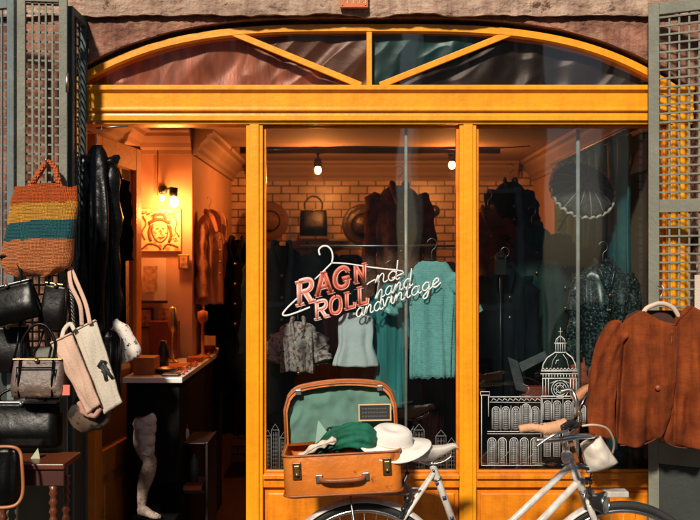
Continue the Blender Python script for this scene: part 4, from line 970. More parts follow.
for z in (.4, 1.4, 2.4): q.tube([(X(68.5, -.29), -.312, z - .04), (X(68.5, -.29), -.312, z + .04)], .007, 8)
build('hinge', q, steel, ls)
rs = thing('lattice_shutter', 'grey green lattice shutter standing open at the right of the windows', 'shutter', (1.4, -.2, 0))
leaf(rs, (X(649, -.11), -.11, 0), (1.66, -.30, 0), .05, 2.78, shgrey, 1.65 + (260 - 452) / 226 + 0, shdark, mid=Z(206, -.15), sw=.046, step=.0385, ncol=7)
# white object at right edge (paper lamp hanging)
wl = thing('paper_lantern', 'cream paper tag hanging on the right lattice shutter at the picture edge', 'tag', P(697, 290, -.33))
q = MB(); yy = -.33; a = P(697, 276, yy); q.tube([a + Vector((0, 0, .06)), a], .002, 6); build('string', q, steel, wl)
q = MB(); q.box(X(694.5, yy), X(712, yy), yy - .004, yy + .004, Z(326, yy), Z(275, yy)); build('tag', q, canvas1, wl, bevel=.003)

# ------------------------------------------------------------------ rust suede jacket on the right shutter
jk = thing('suede_jacket', 'collarless rust brown jacket with one button hanging on the right shutter', 'jacket', P(665, 445, -.42))
jy = -.40
def cloth(name, rows, yoff, m, bulge, seed, folds, edge=0):
    q = MB()
    def f(u, v):
        py = lerp(rows[0][0], rows[-1][0], v)
        xl = interp([(r_[0], r_[1]) for r_ in rows], py); xr = interp([(r_[0], r_[2]) for r_ in rows], py)
        px = lerp(xl, xr, u)
        b = bulge * (1 - abs(2 * u - 1) ** 2.2) * min(1, .3 + v * 1.5)
        w = 0
        for (fx0, fx1, wd, dp, t0) in folds:         # hanging folds: line from fx0 at the top to fx1 at the hem
            g = (px - lerp(fx0, fx1, v)) / (wd * (1 + .5 * v)); w += dp * math.exp(-g * g) * max(0, min(1, (v - t0) * 3))
        w += .006 * (1 - abs(noise.noise(Vector((px * .05 + py * .03 + seed, py * .035 - px * .02, 4)))) * 2) * min(1, v * 2) + .004 * noise.noise(Vector((px * .07 + seed, py * .03, 0))) + .0022 * noise.noise(Vector((px * .16, py * .12 + px * .05, seed)))
        p = P(px, py, -.40); p.y = jy + yoff - b - w; return p
    q.grid(f, 70, 90); return build(name, q, m, jk, solid=.004)
cloth('back_panel', [(311, 640, 690), (316, 630, 702), (330, 624, 712), (380, 622, 716), (432, 622, 716)], .05, mat('jacket_lining', (.05, .014, .008), .8), .0, 1, [])
cloth('front_panel', [(306, 688, 692), (311, 683, 702), (318, 675, 710), (330, 672, 715), (360, 670, 717), (400, 664, 718), (425, 661, 718), (438, 664, 718), (445, 671, 718), (448, 684, 717)], .010, brownsuede, .022, 3, [(690, 700, 5, .032, .1), (708, 706, 5, -.040, .05), (700, 684, 4, -.022, .35), (678, 675, 2.5, -.022, .1)])
cloth('front_panel', [(311, 640, 643), (315, 632, 650), (321, 624, 661), (325, 620, 676), (345, 618, 677), (380, 617, 675), (405, 616, 671), (418, 616, 668), (428, 616, 664), (436, 617, 659), (441, 618, 652), (445, 620, 640)], -.008, brownsuede, .026, 2, [(640, 632, 6, .020, .15), (627, 621, 3.5, -.045, .02), (652, 650, 5, -.016, .35), (664, 660, 5, .018, .3), (636, 646, 4, -.018, .5), (646, 640, 3, .008, .1)])
q = MB(); q.tube(spline([P(a, b, jy - .014) for a, b in ((641, 311), (646, 318), (655, 323), (666, 325), (676, 325))], 6), .0035, 8, flat=.8); q.tube(spline([P(a, b, jy - .002) for a, b in ((692, 306), (686, 313), (679, 319), (675, 325))], 6), .0035, 8, flat=.8); build('neckline_edge', q, brownsuede, jk)
for side in (-1, 1):
    pts = [(624, 325), (613, 337), (606, 360), (602, 390), (601, 415), (603, 438)] if side < 0 else [(712, 322), (722, 345), (730, 380), (734, 415), (736, 445)]
    wid = [(0, 8), (.12, 12.5), (.4, 13.5), (.8, 14), (1, 12.5)]
    q = MB(); pp = spline([(a, 0, b) for a, b in pts], 12); n = len(pp); rg = []
    for i, c in enumerate(pp):
        t = i / (n - 1); d = (pp[min(i + 1, n - 1)] - pp[max(i - 1, 0)]).normalized(); nx_, nz_ = d.z, -d.x; hw = sinterp(wid, t); ring = []
        for k in range(44):
            a = 2 * math.pi * k / 44; cs, sn = math.cos(a), math.sin(a); o = hw * math.copysign(abs(cs) ** .75, cs)
            px, py = c.x + nx_ * o, c.z + nz_ * o; p = P(px, py, -.40)
            fold = .010 * noise.noise(Vector((o * .22 + side, t * 3.2, 0))) + .006 * math.sin(o * .5 + t * 7) * (1 if sn < 0 else 0) + .005 * noise.noise(Vector((o * .3, t * 14 + o * .2, 4)))
            p.y = jy + .002 + .024 * min(1, t * 3 + .25) * math.copysign(abs(sn) ** .8, sn) + fold; ring.append(p)
        rg.append(ring)
    q.loft(rg, True, True); build('sleeve', q, brownsuede, jk)
q = MB(); c = P(658, 388, jy - .040); q.lathe([(.0005, -.008), (.010, -.007), (.013, 0), (.011, .004)], c + Vector((0, .0, 0)), (0, 1, 0), 18); build('button', q, mat('covered_button', (.28, .07, .018), .5), jk)
q = MB(); hg = [P(a, b, jy + .01) for a, b in ((641, 318), (646, 309), (655, 304.5), (661, 303.5), (668, 305), (674, 309), (679, 317))]
q.tube(spline(hg, 5), .010, 10, flat=.8); build('hanger', q, mat('pale_wood', (.62, .45, .34), .5, .12, 9), jk)
q = MB(); q.tube(spline([P(661, 303, jy + .01), P(661, 296, jy + .01), P(664, 290, jy + .02), P(661, 285, jy + .03), P(657, 288, jy + .02)], 5), .0025, 6); build('hook', q, steel, jk)
# seam strips on the sleeve patch
q = MB(); q.tube(spline([P(a, b, jy - .012) for a, b in ((676, 326), (677, 345), (676, 362), (675, 380), (671, 405), (668, 418), (664, 428), (659, 436), (652, 441), (640, 445), (620, 445.5))], 5), .0032, 6); build('front_edge', q, mat('dark_suede', (.11, .02, .004), .8, .3, 8), jk)
q = MB(); q.tube(spline([P(a, b, jy + .006) for a, b in ((672, 330), (670, 360), (667, 395), (661, 424), (664, 438), (671, 445), (684, 448), (716, 448))], 5), .003, 6); build('front_edge', q, mat('dark_suede', (.11, .02, .004)), jk)
q = MB(); q.tube([P(a, b, jy - .018) for a, b in ((672, 330), (671, 360), (669, 395), (664, 418))], .0011, 6); build('seam', q, tan_edge, jk)

# ------------------------------------------------------------------ crochet bag
cb = thing('crochet_bag', 'striped crochet tote bag in rust, gold, teal and peach on the left shutter', 'bag', P(40, 275, -.45))
cy = -.43; sC = F / (D + cy)
z_lo, z_hi = Z(276, cy), Z(186, cy)
def zb(py): return (Z(py, cy) - Z(275, -.45))
bands = [(0, (.90, .27, .08)), (zb(240), (.015, .15, .17)), (zb(222), (1.0, .44, .04)), (zb(203), (.80, .13, .01))]
crm = knit_mat('crochet', bands, sx=620, sz=560, strength=1.0)
q = MB(); rg = []
for j in range(31):
    v = j / 30; py = lerp(276, 187, v)
    xl = interp([(187, 15), (200, 11), (240, 5), (258, 1), (268, 2), (274, 9), (276, 18)], py); xr = interp([(187, 77), (205, 78), (240, 74), (258, 73), (268, 70), (274, 60), (276, 50)], py)
    d = sinterp([(0, .02), (.1, .05), (.4, .06), (.85, .035), (1, .02)], v); cx, hw = (xl + xr) / 2, (xr - xl) / 2; ring = []
    for k in range(56):
        a = 2 * math.pi * k / 56; c, s_ = math.cos(a), math.sin(a)
        p = P(cx + hw * math.copysign(abs(c) ** .7, c), py, cy); p.y = cy + d * math.copysign(abs(s_) ** .8, s_) + .012 * noise.noise(Vector((c * 3, v * 4, s_))); p.z += .006 * math.sin(cx + c * 4)
        if j > 26: p.z += (.012 * math.exp(-((c * 1.0 - .1) / .3) ** 2)) * (j - 26) / 4 + .008 * (j - 26) / 4 * c * c
        ring.append(p)
    rg.append(ring)
q.loft(rg, True, True); build('body', q, crm, cb)
for off in (0, .035):
    q = MB(); q.tube(spline([P(29, 188, cy - .01 + off), P(36, 178, cy - .01 + off), P(44, 166, cy + .01 + off), P(49, 163, cy + .015 + off), P(55, 168, cy + .01 + off), P(58, 180, cy - .01 + off), P(61, 189, cy - .01 + off)], 7), .012, 10, wob=.4, seed=off * 50); build('handle', q, knit_mat('crochet_handle', col=(.50, .10, .018), sx=300, sz=240), cb)
q = MB(); q.tube(spline([(X(49, -.34), -.345, Z(160, -.34)), (X(49, -.38), -.39, Z(164, -.38)), (X(49, -.4), -.43, Z(166, -.4)), (X(49, -.4), -.44, Z(160, -.4))], 5), .004, 8); build('hook', q, steel, cb)

# ------------------------------------------------------------------ bags and clutter at left
GB = 'bags hung below the left shutter'
handbag('leather_bag', 'black leather shoulder bag with silver edge hanging just under the crochet bag', -8, 44, 284, 322, -.46, .10, blackleather, blackleather, .12, steel, GB, tilt=R(-14))
handbag('dark_handbag', 'narrow black handbag between the crochet bag and the canvas totes', 38, 64, 284, 330, -.42, .07, blackleather2, blackleather, .10, brass, GB, tilt=R(8))
handbag('framed_handbag', 'boxy brown grey handbag with piping and gold frame hung at the far left', 12, 67, 359, 396, -.50, .12, mat('taupe_leather', (.13, .085, .065), .45, .3, 12, .5, 60, wear=(.3, .2, .15), wear_t=.58), blackleather, .14, brass, GB, blackleather)
handbag('large_black_bag', 'large slouchy black leather bag under the brown framed handbag', -14, 62, 402, 446, -.40, .12, blackleather, blackleather, .06, steel, GB)
handbag('evening_bag', 'black bag with chain hung behind the framed handbag', -10, 30, 326, 372, -.36, .08, blackleather2, blackleather, .12, brass, GB)
# straps
q = MB()
for a, b in (((44, 330), (30, 360)), ((52, 328), (48, 362)), ((20, 322), (10, 372)), ((66, 276), (62, 340))):
    q.tube([P(*a, -.44), P((a[0] + b[0]) / 2 + 2, (a[1] + b[1]) / 2, -.45), P(*b, -.47)], .005, 6)
single('leather_straps', q, blackleather, 'bunch of thin black leather straps hanging above the framed handbag', 'straps', P(45, 360, -.45))
ch = MB(); pts = [P(70, 285, -.45), P(72, 300, -.46), P(73, 318, -.46), P(75, 332, -.47)]; sp2 = spline(pts, 9)
for i, p in enumerate(sp2): ch.torus(p, ((1, 0, 0) if i % 2 else (0, 1, 0)), .0055, .0016, 10, 5)
single('metal_chain', ch, steel, 'tarnished metal bag chain hanging left of the canvas totes', 'chain', P(72, 332, -.46))
def flatbag(name, label, corners, y, m, bul=.03, seed=0, strap=None, printed=False):
    t = thing(name, label, 'bag', P(*corners[2], y), group='canvas totes under the left shutter'); A, B, C_, D_ = [P(*c, y) for c in corners]
    q = MB()
    def surf(sgn):
        def f(u, v):
            p = (A.lerp(B, u)).lerp(D_.lerp(C_, u), v); e = (1 - abs(2 * u - 1) ** 3) * (1 - abs(2 * v - 1) ** 4)
            p = p.copy(); w = noise.noise(Vector((u * 3 + seed, v * 2.2, sgn))) * .014 + noise.noise(Vector((u * 7 + seed, v * 4 + u * 3, sgn))) * .006
            rag = .006 * noise.noise(Vector((seed, v * 4, u * 4)))
            return p + Vector((rag, sgn * (bul * e + .003) + w * e - .01 * v, rag))
        return f
    q.grid(surf(-1), 24, 30); q.grid(surf(1), 24, 30)
    n = 25
    build('body', q, m, t, solid=.002)
    q = MB(); edge = [A, B, C_, D_]
    q.tube([A.lerp(B, k / 8) + Vector((0, -.008, 0)) for k in range(9)], .004, 6); build('hem', q, m, t)
    if strap:
        q = MB(); q.tube(spline([P(a, b, y + c) for a, b, c in strap], 6), .009, 8, flat=.35, N=(0, 1, 0)); build('strap', q, canvas2 if m == canvas1 else canvas1, t)
    if printed:
        q = MB()
        def on(u, v):
            p = (A.lerp(B, u)).lerp(D_.lerp(C_, u), v); e = (1 - abs(2 * u - 1) ** 3) * (1 - abs(2 * v - 1) ** 4)
            return p + Vector((0, -(bul * e) - .016, 0))
        for pts in ([(.52, .50), (.75, .46), (.9, .50)], [(.66, .50), (.7, .60), (.66, .68)], [(.78, .5), (.85, .62), (.95, .70)], [(.6, .58), (.9, .56)]):
            q.tube([on(*p) for p in pts], .007, 8, N=(0, 1, 0), flat=.2)
        build('print', q, ink, t)
    return t
flatbag('canvas_tote', 'pinkish beige canvas tote hanging tilted in front of the camouflage bag', [(51, 343), (72, 333), (101, 404), (88, 414)], -.50, canvas2, .011, 1, [(62, 338, 0), (64, 330, .02), (70, 324, .03), (74, 330, .0)])
flatbag('printed_tote', 'cream canvas tote with a black printed motif and long pink strap', [(73, 331), (96, 320), (123, 402), (105, 414)], -.47, canvas1, .010, 2, [(90, 324, -.02), (86, 305, -.01), (78, 285, .02), (70, 268, .06), (71, 285, .0), (80, 305, -.02), (82, 326, -.01)], True)
q = MB(); q.box(0, 0.001, 0, .001, 0, .001)
cm = thing('camouflage_bag', 'round camouflage cloth bag hanging under the two canvas totes', 'bag', P(87, 434, -.45))
q = MB(); q.ball(P(88, 413, -.44), .080, 1.05, .5, .95, 28); 
q.v = [v + Vector((noise.noise(v * 22) * .022, noise.noise(v * 20 + Vector((3, 0, 0))) * .02, noise.noise(v * 24 + Vector((0, 5, 0))) * .020)) for v in q.v]
build('body', q, camo, cm)
q = MB(); q.tube(spline([P(80, 402, -.48), P(84, 412, -.50), P(94, 416, -.50), P(100, 408, -.49)], 6), .012, 8, wob=.5); build('strap', q, mat('pink_lining', (.45, .22, .17), .8), cm)
q = MB(); q.box(*[X(64, -.5), X(72, -.5)], -.535, -.525, Z(394, -.5), Z(384, -.5)); single('price_tag', q, mat('coral_tag', (.75, .18, .12), .7), 'coral pink price tag at the left edge of the pinkish tote', 'tag', P(68, 394, -.53))
# floral pouch
fp = thing('floral_pouch', 'small white floral cloth pouch hanging by the doorway beside the black garment', 'bag', P(130, 363, -.05))
q = MB(); rg = []
for j in range(17):
    v = j / 16; c = P(lerp(114, 130, v), lerp(320, 361, v), -.06); hw = sinterp([(0, .015), (.3, .05), (.85, .062), (1, .045)], v); r = []
    for k in range(24):
        a = 2 * math.pi * k / 24; r.append(c + Vector((math.cos(a) * hw, math.sin(a) * hw * .5 * (1 + .3 * noise.noise(Vector((math.cos(a) * 3, v * 5, 0)))), -math.cos(a) * hw * -.45)))
    rg.append(r)
q.loft(rg, True, True); build('body', q, floral, fp)
q = MB(); q.tube(spline([P(114, 321, -.06), P(108, 300, -.05), P(102, 270, -.02), P(98, 235, 0)], 6), .003, 6); build('cord', q, blackleather, fp)
# black garments on the door
garment('leather_coat', 'long shiny black sequinned leather coat hanging at the left door jamb', 'coat', X(98, -.02), -.04, Z(146, -.02), .12, .92, mat('patent_leather', (.003, .0035, .004), .34, .3, 8, .5, 22, spec=.35), .75, .02, 'dark garments by the door', 51, rad=.035, dep=.07, folds=7, amp=.3, yaw=.5)
garment('black_scarf', 'black wool scarf hanging between the shiny coat and the open door', 'scarf', X(114, .3), .3, Z(168, .3), .10, .85, blackcloth, .4, .01, 'dark garments by the door', 52, rad=.03, dep=.05, hang=False, yaw=.8)
garment('black_bag_cover', 'limp black leather bag hanging beneath the shiny coat next to the floral pouch', 'bag', X(112, -.1), -.12, Z(330, -.1), .09, .32, blackleather, 0, 0, 'dark garments by the door', 53, dep=.05, hang=False)
q = MB(); q.tube([P(96, 128, .0), P(128, 126, .0)], .004, 6); single('door_hook_bar', q, steel, 'thin black rod above the doorway from which dark clothes hang', 'rod', P(112, 127, 0))

# side display cabinet (dark) and chair, lower left
q = MB(); q.box(X(66, -.38) - .0, X(84, -.05), -.34, -.03, .0, Z(428, -.3)); 
bd = MB(); bd.box(X(-12, -.34), X(65, -.34), -.365, -.352, .1, Z(412, -.35)); single('khaki_board', bd, mat('khaki_board', (.11, .088, .05), .7, .2, 4, .1, 30), 'khaki wooden board leaning behind the chair at lower left', 'board', (X(30, -.34), -.36, .1), bevel=.003)
chr_ = thing('wooden_chair', 'red brown wooden chair with turned legs at the lower left corner', 'chair', (X(40, -.5), -.5, 0))
yc = -.62
q = MB(); q.box(X(-22, yc), X(64, yc), yc, yc + .24, Z(470, yc), Z(464, yc)); build('seat', q, redwood, chr_, bevel=.005)
q = MB(); q.box(X(-20, yc), X(63, yc), yc + .012, yc + .03, Z(487, yc), Z(470.3, yc)); build('apron', q, mat('dark_red_wood', (.06, .02, .015), .4), chr_, bevel=.004)
for px, yy in ((51, yc + .03), (51, yc + .2), (-15, yc + .2), (-15, yc + .03)):
    q = MB(); x = X(px, yc); top = Z(487, yc); prof = [(.018, top)]
    k = top - .02
    while k > .06: prof += [(.013, k), (.018, k - .012), (.011, k - .024)]; k -= .036
    prof += [(.012, .02), (.010, 0.001)]
    q.lathe(prof, (x, yy, 0), (0, 0, 1), 14, caps=True); build('leg', q, redwood, chr_)
bk = thing('briefcase_bag', 'black quilted leather bag with tan edge piping at the bottom left corner', 'bag', P(5, 508, -.7))
q = MB(); yk = -.70; rg = []
for j in range(15):
    v = j / 14; pyy = lerp(508, 448, v); hw = sinterp([(0, .8), (.2, 1), (.8, 1), (1, .85)], v) * 30; dd = sinterp([(0, .7), (.3, 1), (1, .5)], v) * .045
    ring = []
    for k in range(40):
        a = 2 * math.pi * k / 40; px = -8 + hw * math.copysign(abs(math.cos(a)) ** .5, math.cos(a)); p = P(px, pyy, yk); p.y += dd * math.sin(a) * (1 + .25 * math.sin(px * .8)); ring.append(p)
    rg.append(ring)
q.loft(rg, True, True); build('body', q, blackleather, bk)
q = MB(); q.tube(spline([P(-10, 508, yk - .05), P(10, 507, yk - .05), P(19, 502, yk - .04), P(23, 490, yk - .03), P(22, 465, yk - .03), P(20, 452, yk - .02), P(12, 447, yk - .02), P(-8, 447, yk - .02)], 6), .0065, 8); build('piping', q, mat('tan_piping', (.38, .13, .05), .4), bk)
q = MB(); q.add([P(26, 465, -.52), P(38, 448, -.52), P(41, 465, -.52), P(26, 465, -.49), P(38, 448, -.49), P(41, 465, -.49)], [(0, 1, 2), (5, 4, 3), (0, 3, 4, 1), (1, 4, 5, 2), (2, 5, 3, 0)])
single('folded_card', q, mat('pale_green_card', (.42, .47, .30), .7), 'pale green folded card standing on the chair seat', 'card', P(33, 465, -.5))

# ------------------------------------------------------------------ bicycle
by = -.497
def B(px, py, dy=0): 
    p = P(px, py, by); p.y += dy; return p
bike = thing('bicycle', 'old white step-through bicycle leaning in front of the yellow panels', 'bicycle', (B(490, 585).x, by, 0))
def wheel(cx):
    c = Vector((cx, by, .34))
    q = MB(); q.torus(c, (0, 1, 0), .322, .0175, 96, 12); tyre = build('tyre', q, rubber, None if False else bike)
    w = MB(); w.torus(c, (0, 1, 0), .300, .010, 96, 8, flat=1.1); rim = build('rim', w, chrome, bike)
    s_ = MB()
    for k in range(36):
        a = 2 * math.pi * k / 36; o = .025 * (1 if k % 2 else -1); a2 = a + (.9 if (k // 2) % 2 else -.9)
        s_.tube([c + Vector((.018 * math.cos(a2), o, .018 * math.sin(a2))), c + Vector((.297 * math.cos(a), 0, .297 * math.sin(a)))], .0011, 5)
    build('spokes', s_, steel, rim)
    h = MB(); h.tube([c + Vector((0, -.05, 0)), c + Vector((0, .05, 0))], .016, 12); h.tube([c + Vector((0, -.07, 0)), c + Vector((0, .07, 0))], .006, 8); build('hub', h, steel, rim)
    return c
def fender(c, a0, a1, m=white_en, r=.352):
    q = MB(); rg = []
    for k in range(61):
        t = R(lerp(a0, a1, k / 60)); er = Vector((math.cos(t), 0, math.sin(t))); ring = []
        for j in range(9): 
            b = R(lerp(-75, 75, j / 8)); ring.append(c + er * (r - .018 + .020 * math.cos(b)) + Vector((0, .027 * math.sin(b), 0)))
        for j in range(8, -1, -1):
            b = R(lerp(-75, 75, j / 8)); ring.append(c + er * (r - .021 + .019 * math.cos(b)) + Vector((0, .025 * math.sin(b), 0)))
        rg.append(ring)
    q.loft(rg, True, True); return build('mudguard', q, m, bike)
cr = wheel(B(364, 585).x); cf = wheel(B(623, 585).x)
fender(cr, 20, 185); fender(cf, 112, 200)
q = MB()
for c, angs in ((cr, (50, 150)), (cf, (150,))):
    for a in angs:
        for s_ in (-1, 1): q.tube([c + Vector((0, .045 * s_, 0)), c + Vector((.345 * math.cos(R(a)), .028 * s_, .345 * math.sin(R(a))))], .003, 6)
build('mudguard_stays', q, chrome, bike)
fr_ = MB(); BBp = B(477, 588); ST = B(433, 467); HT = B(569, 458); HB = B(586, 500)
fr_.tube([BBp, ST, B(432, 463)], .0145, 14)
fr_.tube([B(570, 466), B(512, 521), B(463, 556)], .0135, 14); fr_.tube([B(579, 481), BBp], .0150, 14)
fr_.tube([HT, HB], .018, 14)
for s_ in (-1, 1):
    fr_.tube([B(434, 472, s_ * .012), B(401, 521, s_ * .03), cr + Vector((0, s_ * .055, 0))], .0085, 10)
    fr_.tube([BBp + Vector((0, s_ * .02, 0)), cr + Vector((0, s_ * .055, 0))], .009, 10)
fr_.tube([BBp + Vector((0, -.035, 0)), BBp + Vector((0, .035, 0))], .02, 14)
build('frame', fr_, white_en, bike)
q = MB()
for s_ in (-1, 1): q.tube(spline([B(587, 503, s_ * .034), B(593, 520, s_ * .04), B(605, 552, s_ * .045), cf + Vector((0, s_ * .05, 0))], 5), [.013] * 5 + [.011] * 5 + [.009] * 6, 10)
q.tube([B(587, 502, -.04), B(587, 502, .04)], .014, 10); build('fork', q, white_en, bike)
q = MB(); q.ball(B(566.5, 455), .021, 1, 1, 1); q.lathe([(.022, -.012), (.026, 0), (.024, .012)], B(568, 459), (-.35, 0, 1), 18, caps=True); build('headset', q, white_en, bike)
q = MB(); q.tube([B(568, 457), B(564, 443), B(568, 436)], .011, 10); q.tube([B(568, 437, -.02), B(568, 437, .02)], .017, 12); build('stem', q, chrome, bike)
# decals on the frame
q = MB()
for t in (.25, .42): 
    p = ST.lerp(BBp, t); q.tube([p + Vector((-.001, -.0135, .008)), p + Vector((.003, -.0135, -.008))], .008, 8, flat=.4)
p = B(437, 483, -.013); q.ball(p, .008, 1, .4, 1); build('frame_badge', q, mat('badge_blue', (.03, .04, .09), .4), bike)
q = MB(); p = ST.lerp(BBp, .10); q.torus(p, (BBp - ST), .0165, .004, 20, 6); q.tube([ST + Vector((.0, -.025, -.01)), ST + Vector((0, .02, -.01))], .005, 8); build('seat_clamp', q, steel, bike)
# handlebars: near side bar sweeps back to the left; far side likewise
hb = MB(); near = spline([B(568, 437, 0), B(578, 434, -.05), B(584, 430, -.13), B(578, 427, -.20), B(564, 426, -.235), B(545, 428, -.25), B(524, 429, -.25)], 7)
far = spline([B(568, 437, 0), B(580, 432, .06), B(588, 424, .14), B(589, 414, .2), B(588, 404, .23), B(584, 398, .24), B(574, 400, .24)], 7)
hb.tube(near, .011, 12); hb.tube(far, .011, 12); build('handlebar', hb, chrome, bike)
hn = F / (D + by - .25)
grip_m = mat('tan_grip', (.62, .32, .17), .6, .15, 20, .3, 80)
def N2(px, py, y): return P(px, py, y)
q = MB(); gp = spline([N2(519, 429.5, by - .25), N2(532, 427.5, by - .25), N2(548, 429, by - .25), N2(567, 424, by - .24)], 12); n = len(gp)
q.tube(gp, [(.0155 if i < n * .55 else .024) * (1 + .03 * math.sin(i * 2.1)) * (.75 if i in (0, n - 1) else 1) for i in range(n)], 16); build('grip', q, grip_m, bike)
q = MB(); gp = spline([P(574, 401, by + .24), P(583, 392, by + .24), P(591, 388, by + .24)], 8); n = len(gp)
q.tube(gp, [.021 * (1 + .02 * math.sin(i * 2)) for i in range(n)], 14); build('grip', q, mat('brown_grip', (.40, .16, .07), .6, .2, 20, .3, 80), bike)
q = MB(); q.tube(spline([P(578, 426, by - .22), P(571, 423, by - .26), P(562, 428, by - .28)], 5), [.013] * 11, 10, flat=.8); q.ball(P(572, 425, by - .24), .02, 1.5, 1, .8)
build('lever_mount', q, blackp, bike)
q = MB(); q.tube(spline([P(568, 430, by - .28), P(556, 434, by - .30), P(545, 440, by - .30), P(536, 447, by - .30)], 5), .0055, 8, flat=1.4); build('brake_lever', q, chrome, bike)
q = MB(); q.tube([P(574, 421, by + .2), P(580, 408, by + .2), P(588, 393, by + .19)], .008, 8); build('brake_lever', q, blackp, bike)
q = MB(); q.tube([P(575, 417, by + .17), P(586, 396, by + .16)], .0035, 8); build('lever_blade', q, chrome, bike)
# cables
cream = mat('cream_cable', (.60, .42, .28), .45, .1, 10)
q = MB()
q.tube(spline([P(582, 426, by - .2), P(594, 425, by - .2), P(606, 428, by - .17), P(612, 436, by - .14), P(614, 446, by - .1), P(610, 458, by - .06), P(602, 464, by - .03), P(594, 470, by - .03)], 7), .0045, 8)
build('brake_cable', q, cream, bike)
q = MB(); q.tube(spline([P(590, 440, by - .1), P(604, 438, by - .1), P(609, 444, by - .08), P(603, 450, by - .05), P(595, 462, by - .04), P(590, 480, by - .04), P(592, 500, by - .04)], 7), .003, 8)
q.tube(spline([P(585, 478, by - .03), P(592, 482, by - .05), P(588, 490, by - .05), P(594, 500, by - .04)], 7), .003, 8); build('brake_cable', q, blackp, bike)
# front brake and head fittings
q = MB(); q.box(*[B(583, 0).x, B(592, 0).x], by - .04, by + .04, B(0, 494).z, B(0, 489).z); q.tube([B(583, 489, -.04), B(581, 497, -.042), B(584, 506, -.035)], .006, 8); q.ball(B(585, 481, -.02), .012)
q.tube([B(577, 478, -.022), B(592, 476, -.022)], .004, 6); q.tube([B(578, 490, -.022), B(590, 497, -.03)], .004, 6); build('front_brake', q, steel, bike)
# headlamp
hl = MB(); hc = B(599, 500, -.045); axh = Vector((.80, -.5, .05)).normalized()
hl.lathe([(.002, -.055), (.018, -.05), (.034, -.028), (.042, 0), (.045, .008), (.045, .016), (.040, .018)], hc, axh, 28); lam = build('headlamp', hl, blackp, bike)
q = MB(); q.lathe([(.0005, .008), (.02, .012), (.040, .0165)], hc, axh, 28); build('lens', q, mat('lamp_lens', (.20, .20, .19), .12, .3, 60, coat=1), lam)
q = MB(); q.torus(hc + axh * .016, axh, .042, .003, 28, 6); build('lamp_rim', q, chrome, lam)
q = MB(); q.box(B(604, 0).x, B(627, 0).x, by - .03, by + .03, B(0, 496).z, B(0, 490).z); build('front_plate', q, white_en, bike, bevel=.004)
# pannier pouch hanging on the handlebar
q = MB(); pts = [(573, 437), (590, 431), (608, 455), (602, 463), (579, 465)]
def pf_(u, v, sg):
    a = P(573, 438, by).lerp(P(592, 430, by), u); b = P(579, 466, by).lerp(P(609, 456, by), u); p = a.lerp(b, v)
    e = (1 - abs(2 * u - 1) ** 2.5) * (1 - .5 * abs(2 * v - 1) ** 4) ** 1
    return p + Vector((0, -.13 + sg * (.004 + .045 * e) + .008 * noise.noise(Vector((u * 4, v * 3, sg))), 0))
q.grid(lambda u, v: pf_(u, v, -1), 18, 18); q.grid(lambda u, v: pf_(u, v, 1), 18, 18)
pch = build('handlebar_pouch', q, mat('cream_vinyl', (.66, .58, .49), .38, .15, 8, .3, 40), bike, solid=.003)
q = MB(); q.tube(spline([P(569, 436, by - .13), P(572, 446, by - .15), P(578, 464, by - .14)], 4), .009, 8, flat=.5); build('pouch_strap', q, tan_edge, pch)
q = MB(); q.tube([P(580, 466, by - .14), P(592, 468, by - .14), P(602, 463, by - .13)], .012, 8); build('pouch_base', q, blackp, pch)
# saddle
q = MB(); rg = []; sa, sbb = B(405, 450), B(458, 449)
for j in range(21):
    v = j / 20; x = lerp(sa.x, sbb.x, v); hw = sinterp([(0, .055), (.12, .082), (.35, .075), (.6, .035), (1, .018)], v); top = B(0, sinterp([(0, 449), (.3, 447.5), (.7, 446), (.93, 443.5), (1, 446)], v)).z; dp = sinterp([(0, .022), (.15, .052), (.5, .055), (.8, .032), (1, .012)], v)
    ring = []
    for k in range(28):
        a = 2 * math.pi * k / 28; s_ = math.sin(a); ring.append(Vector((x, by + hw * math.cos(a), top + (s_ * .006 - .004 if s_ > 0 else s_ * dp * .95 - .004))))
    rg.append(ring)
q.loft(rg, True, True); build('saddle', q, mat('ivory_vinyl', (.66, .60, .53), .4, .12, 9, .25, 60), bike)
q = MB()
for s_ in (-1, 1): q.tube(spline([B(415, 458, s_ * .04), B(428, 463, s_ * .022), B(442, 461, s_ * .02), B(452, 455, s_ * .012)], 5), .0035, 6)
q.tube([ST, B(431, 461)], .012, 10); build('seatpost', q, chrome, bike)
# crank and chain guard (below the picture)
q = MB(); q.torus(BBp + Vector((0, -.045, 0)), (0, 1, 0), .09, .004, 48, 8, flat=.7); q.tube([BBp + Vector((0, -.055, 0)), BBp + Vector((.06, -.06, -.155))], .009, 8); q.tube([BBp + Vector((0, .055, 0)), BBp + Vector((-.06, .06, .155))], .009, 8)
q.tube([BBp + Vector((.06, -.06, -.155)), BBp + Vector((.06, -.15, -.155))], .014, 8); q.tube([BBp + Vector((-.06, .06, .155)), BBp + Vector((-.06, .15, .155))], .014, 8); build('crank', q, steel, bike)
q = MB(); q.tube([BBp + Vector((0, -.045, .09)), cr + Vector((0, -.045, .035))], .004, 6); q.tube([BBp + Vector((0, -.045, -.09)), cr + Vector((0, -.045, -.035))], .004, 6); build('chain', q, steel, bike)
q = MB(); q.tube([BBp + Vector((-.1, .03, -.02)), Vector((BBp.x - .14, by + .16, .008))], .007, 8); build('kickstand', q, steel, bike)
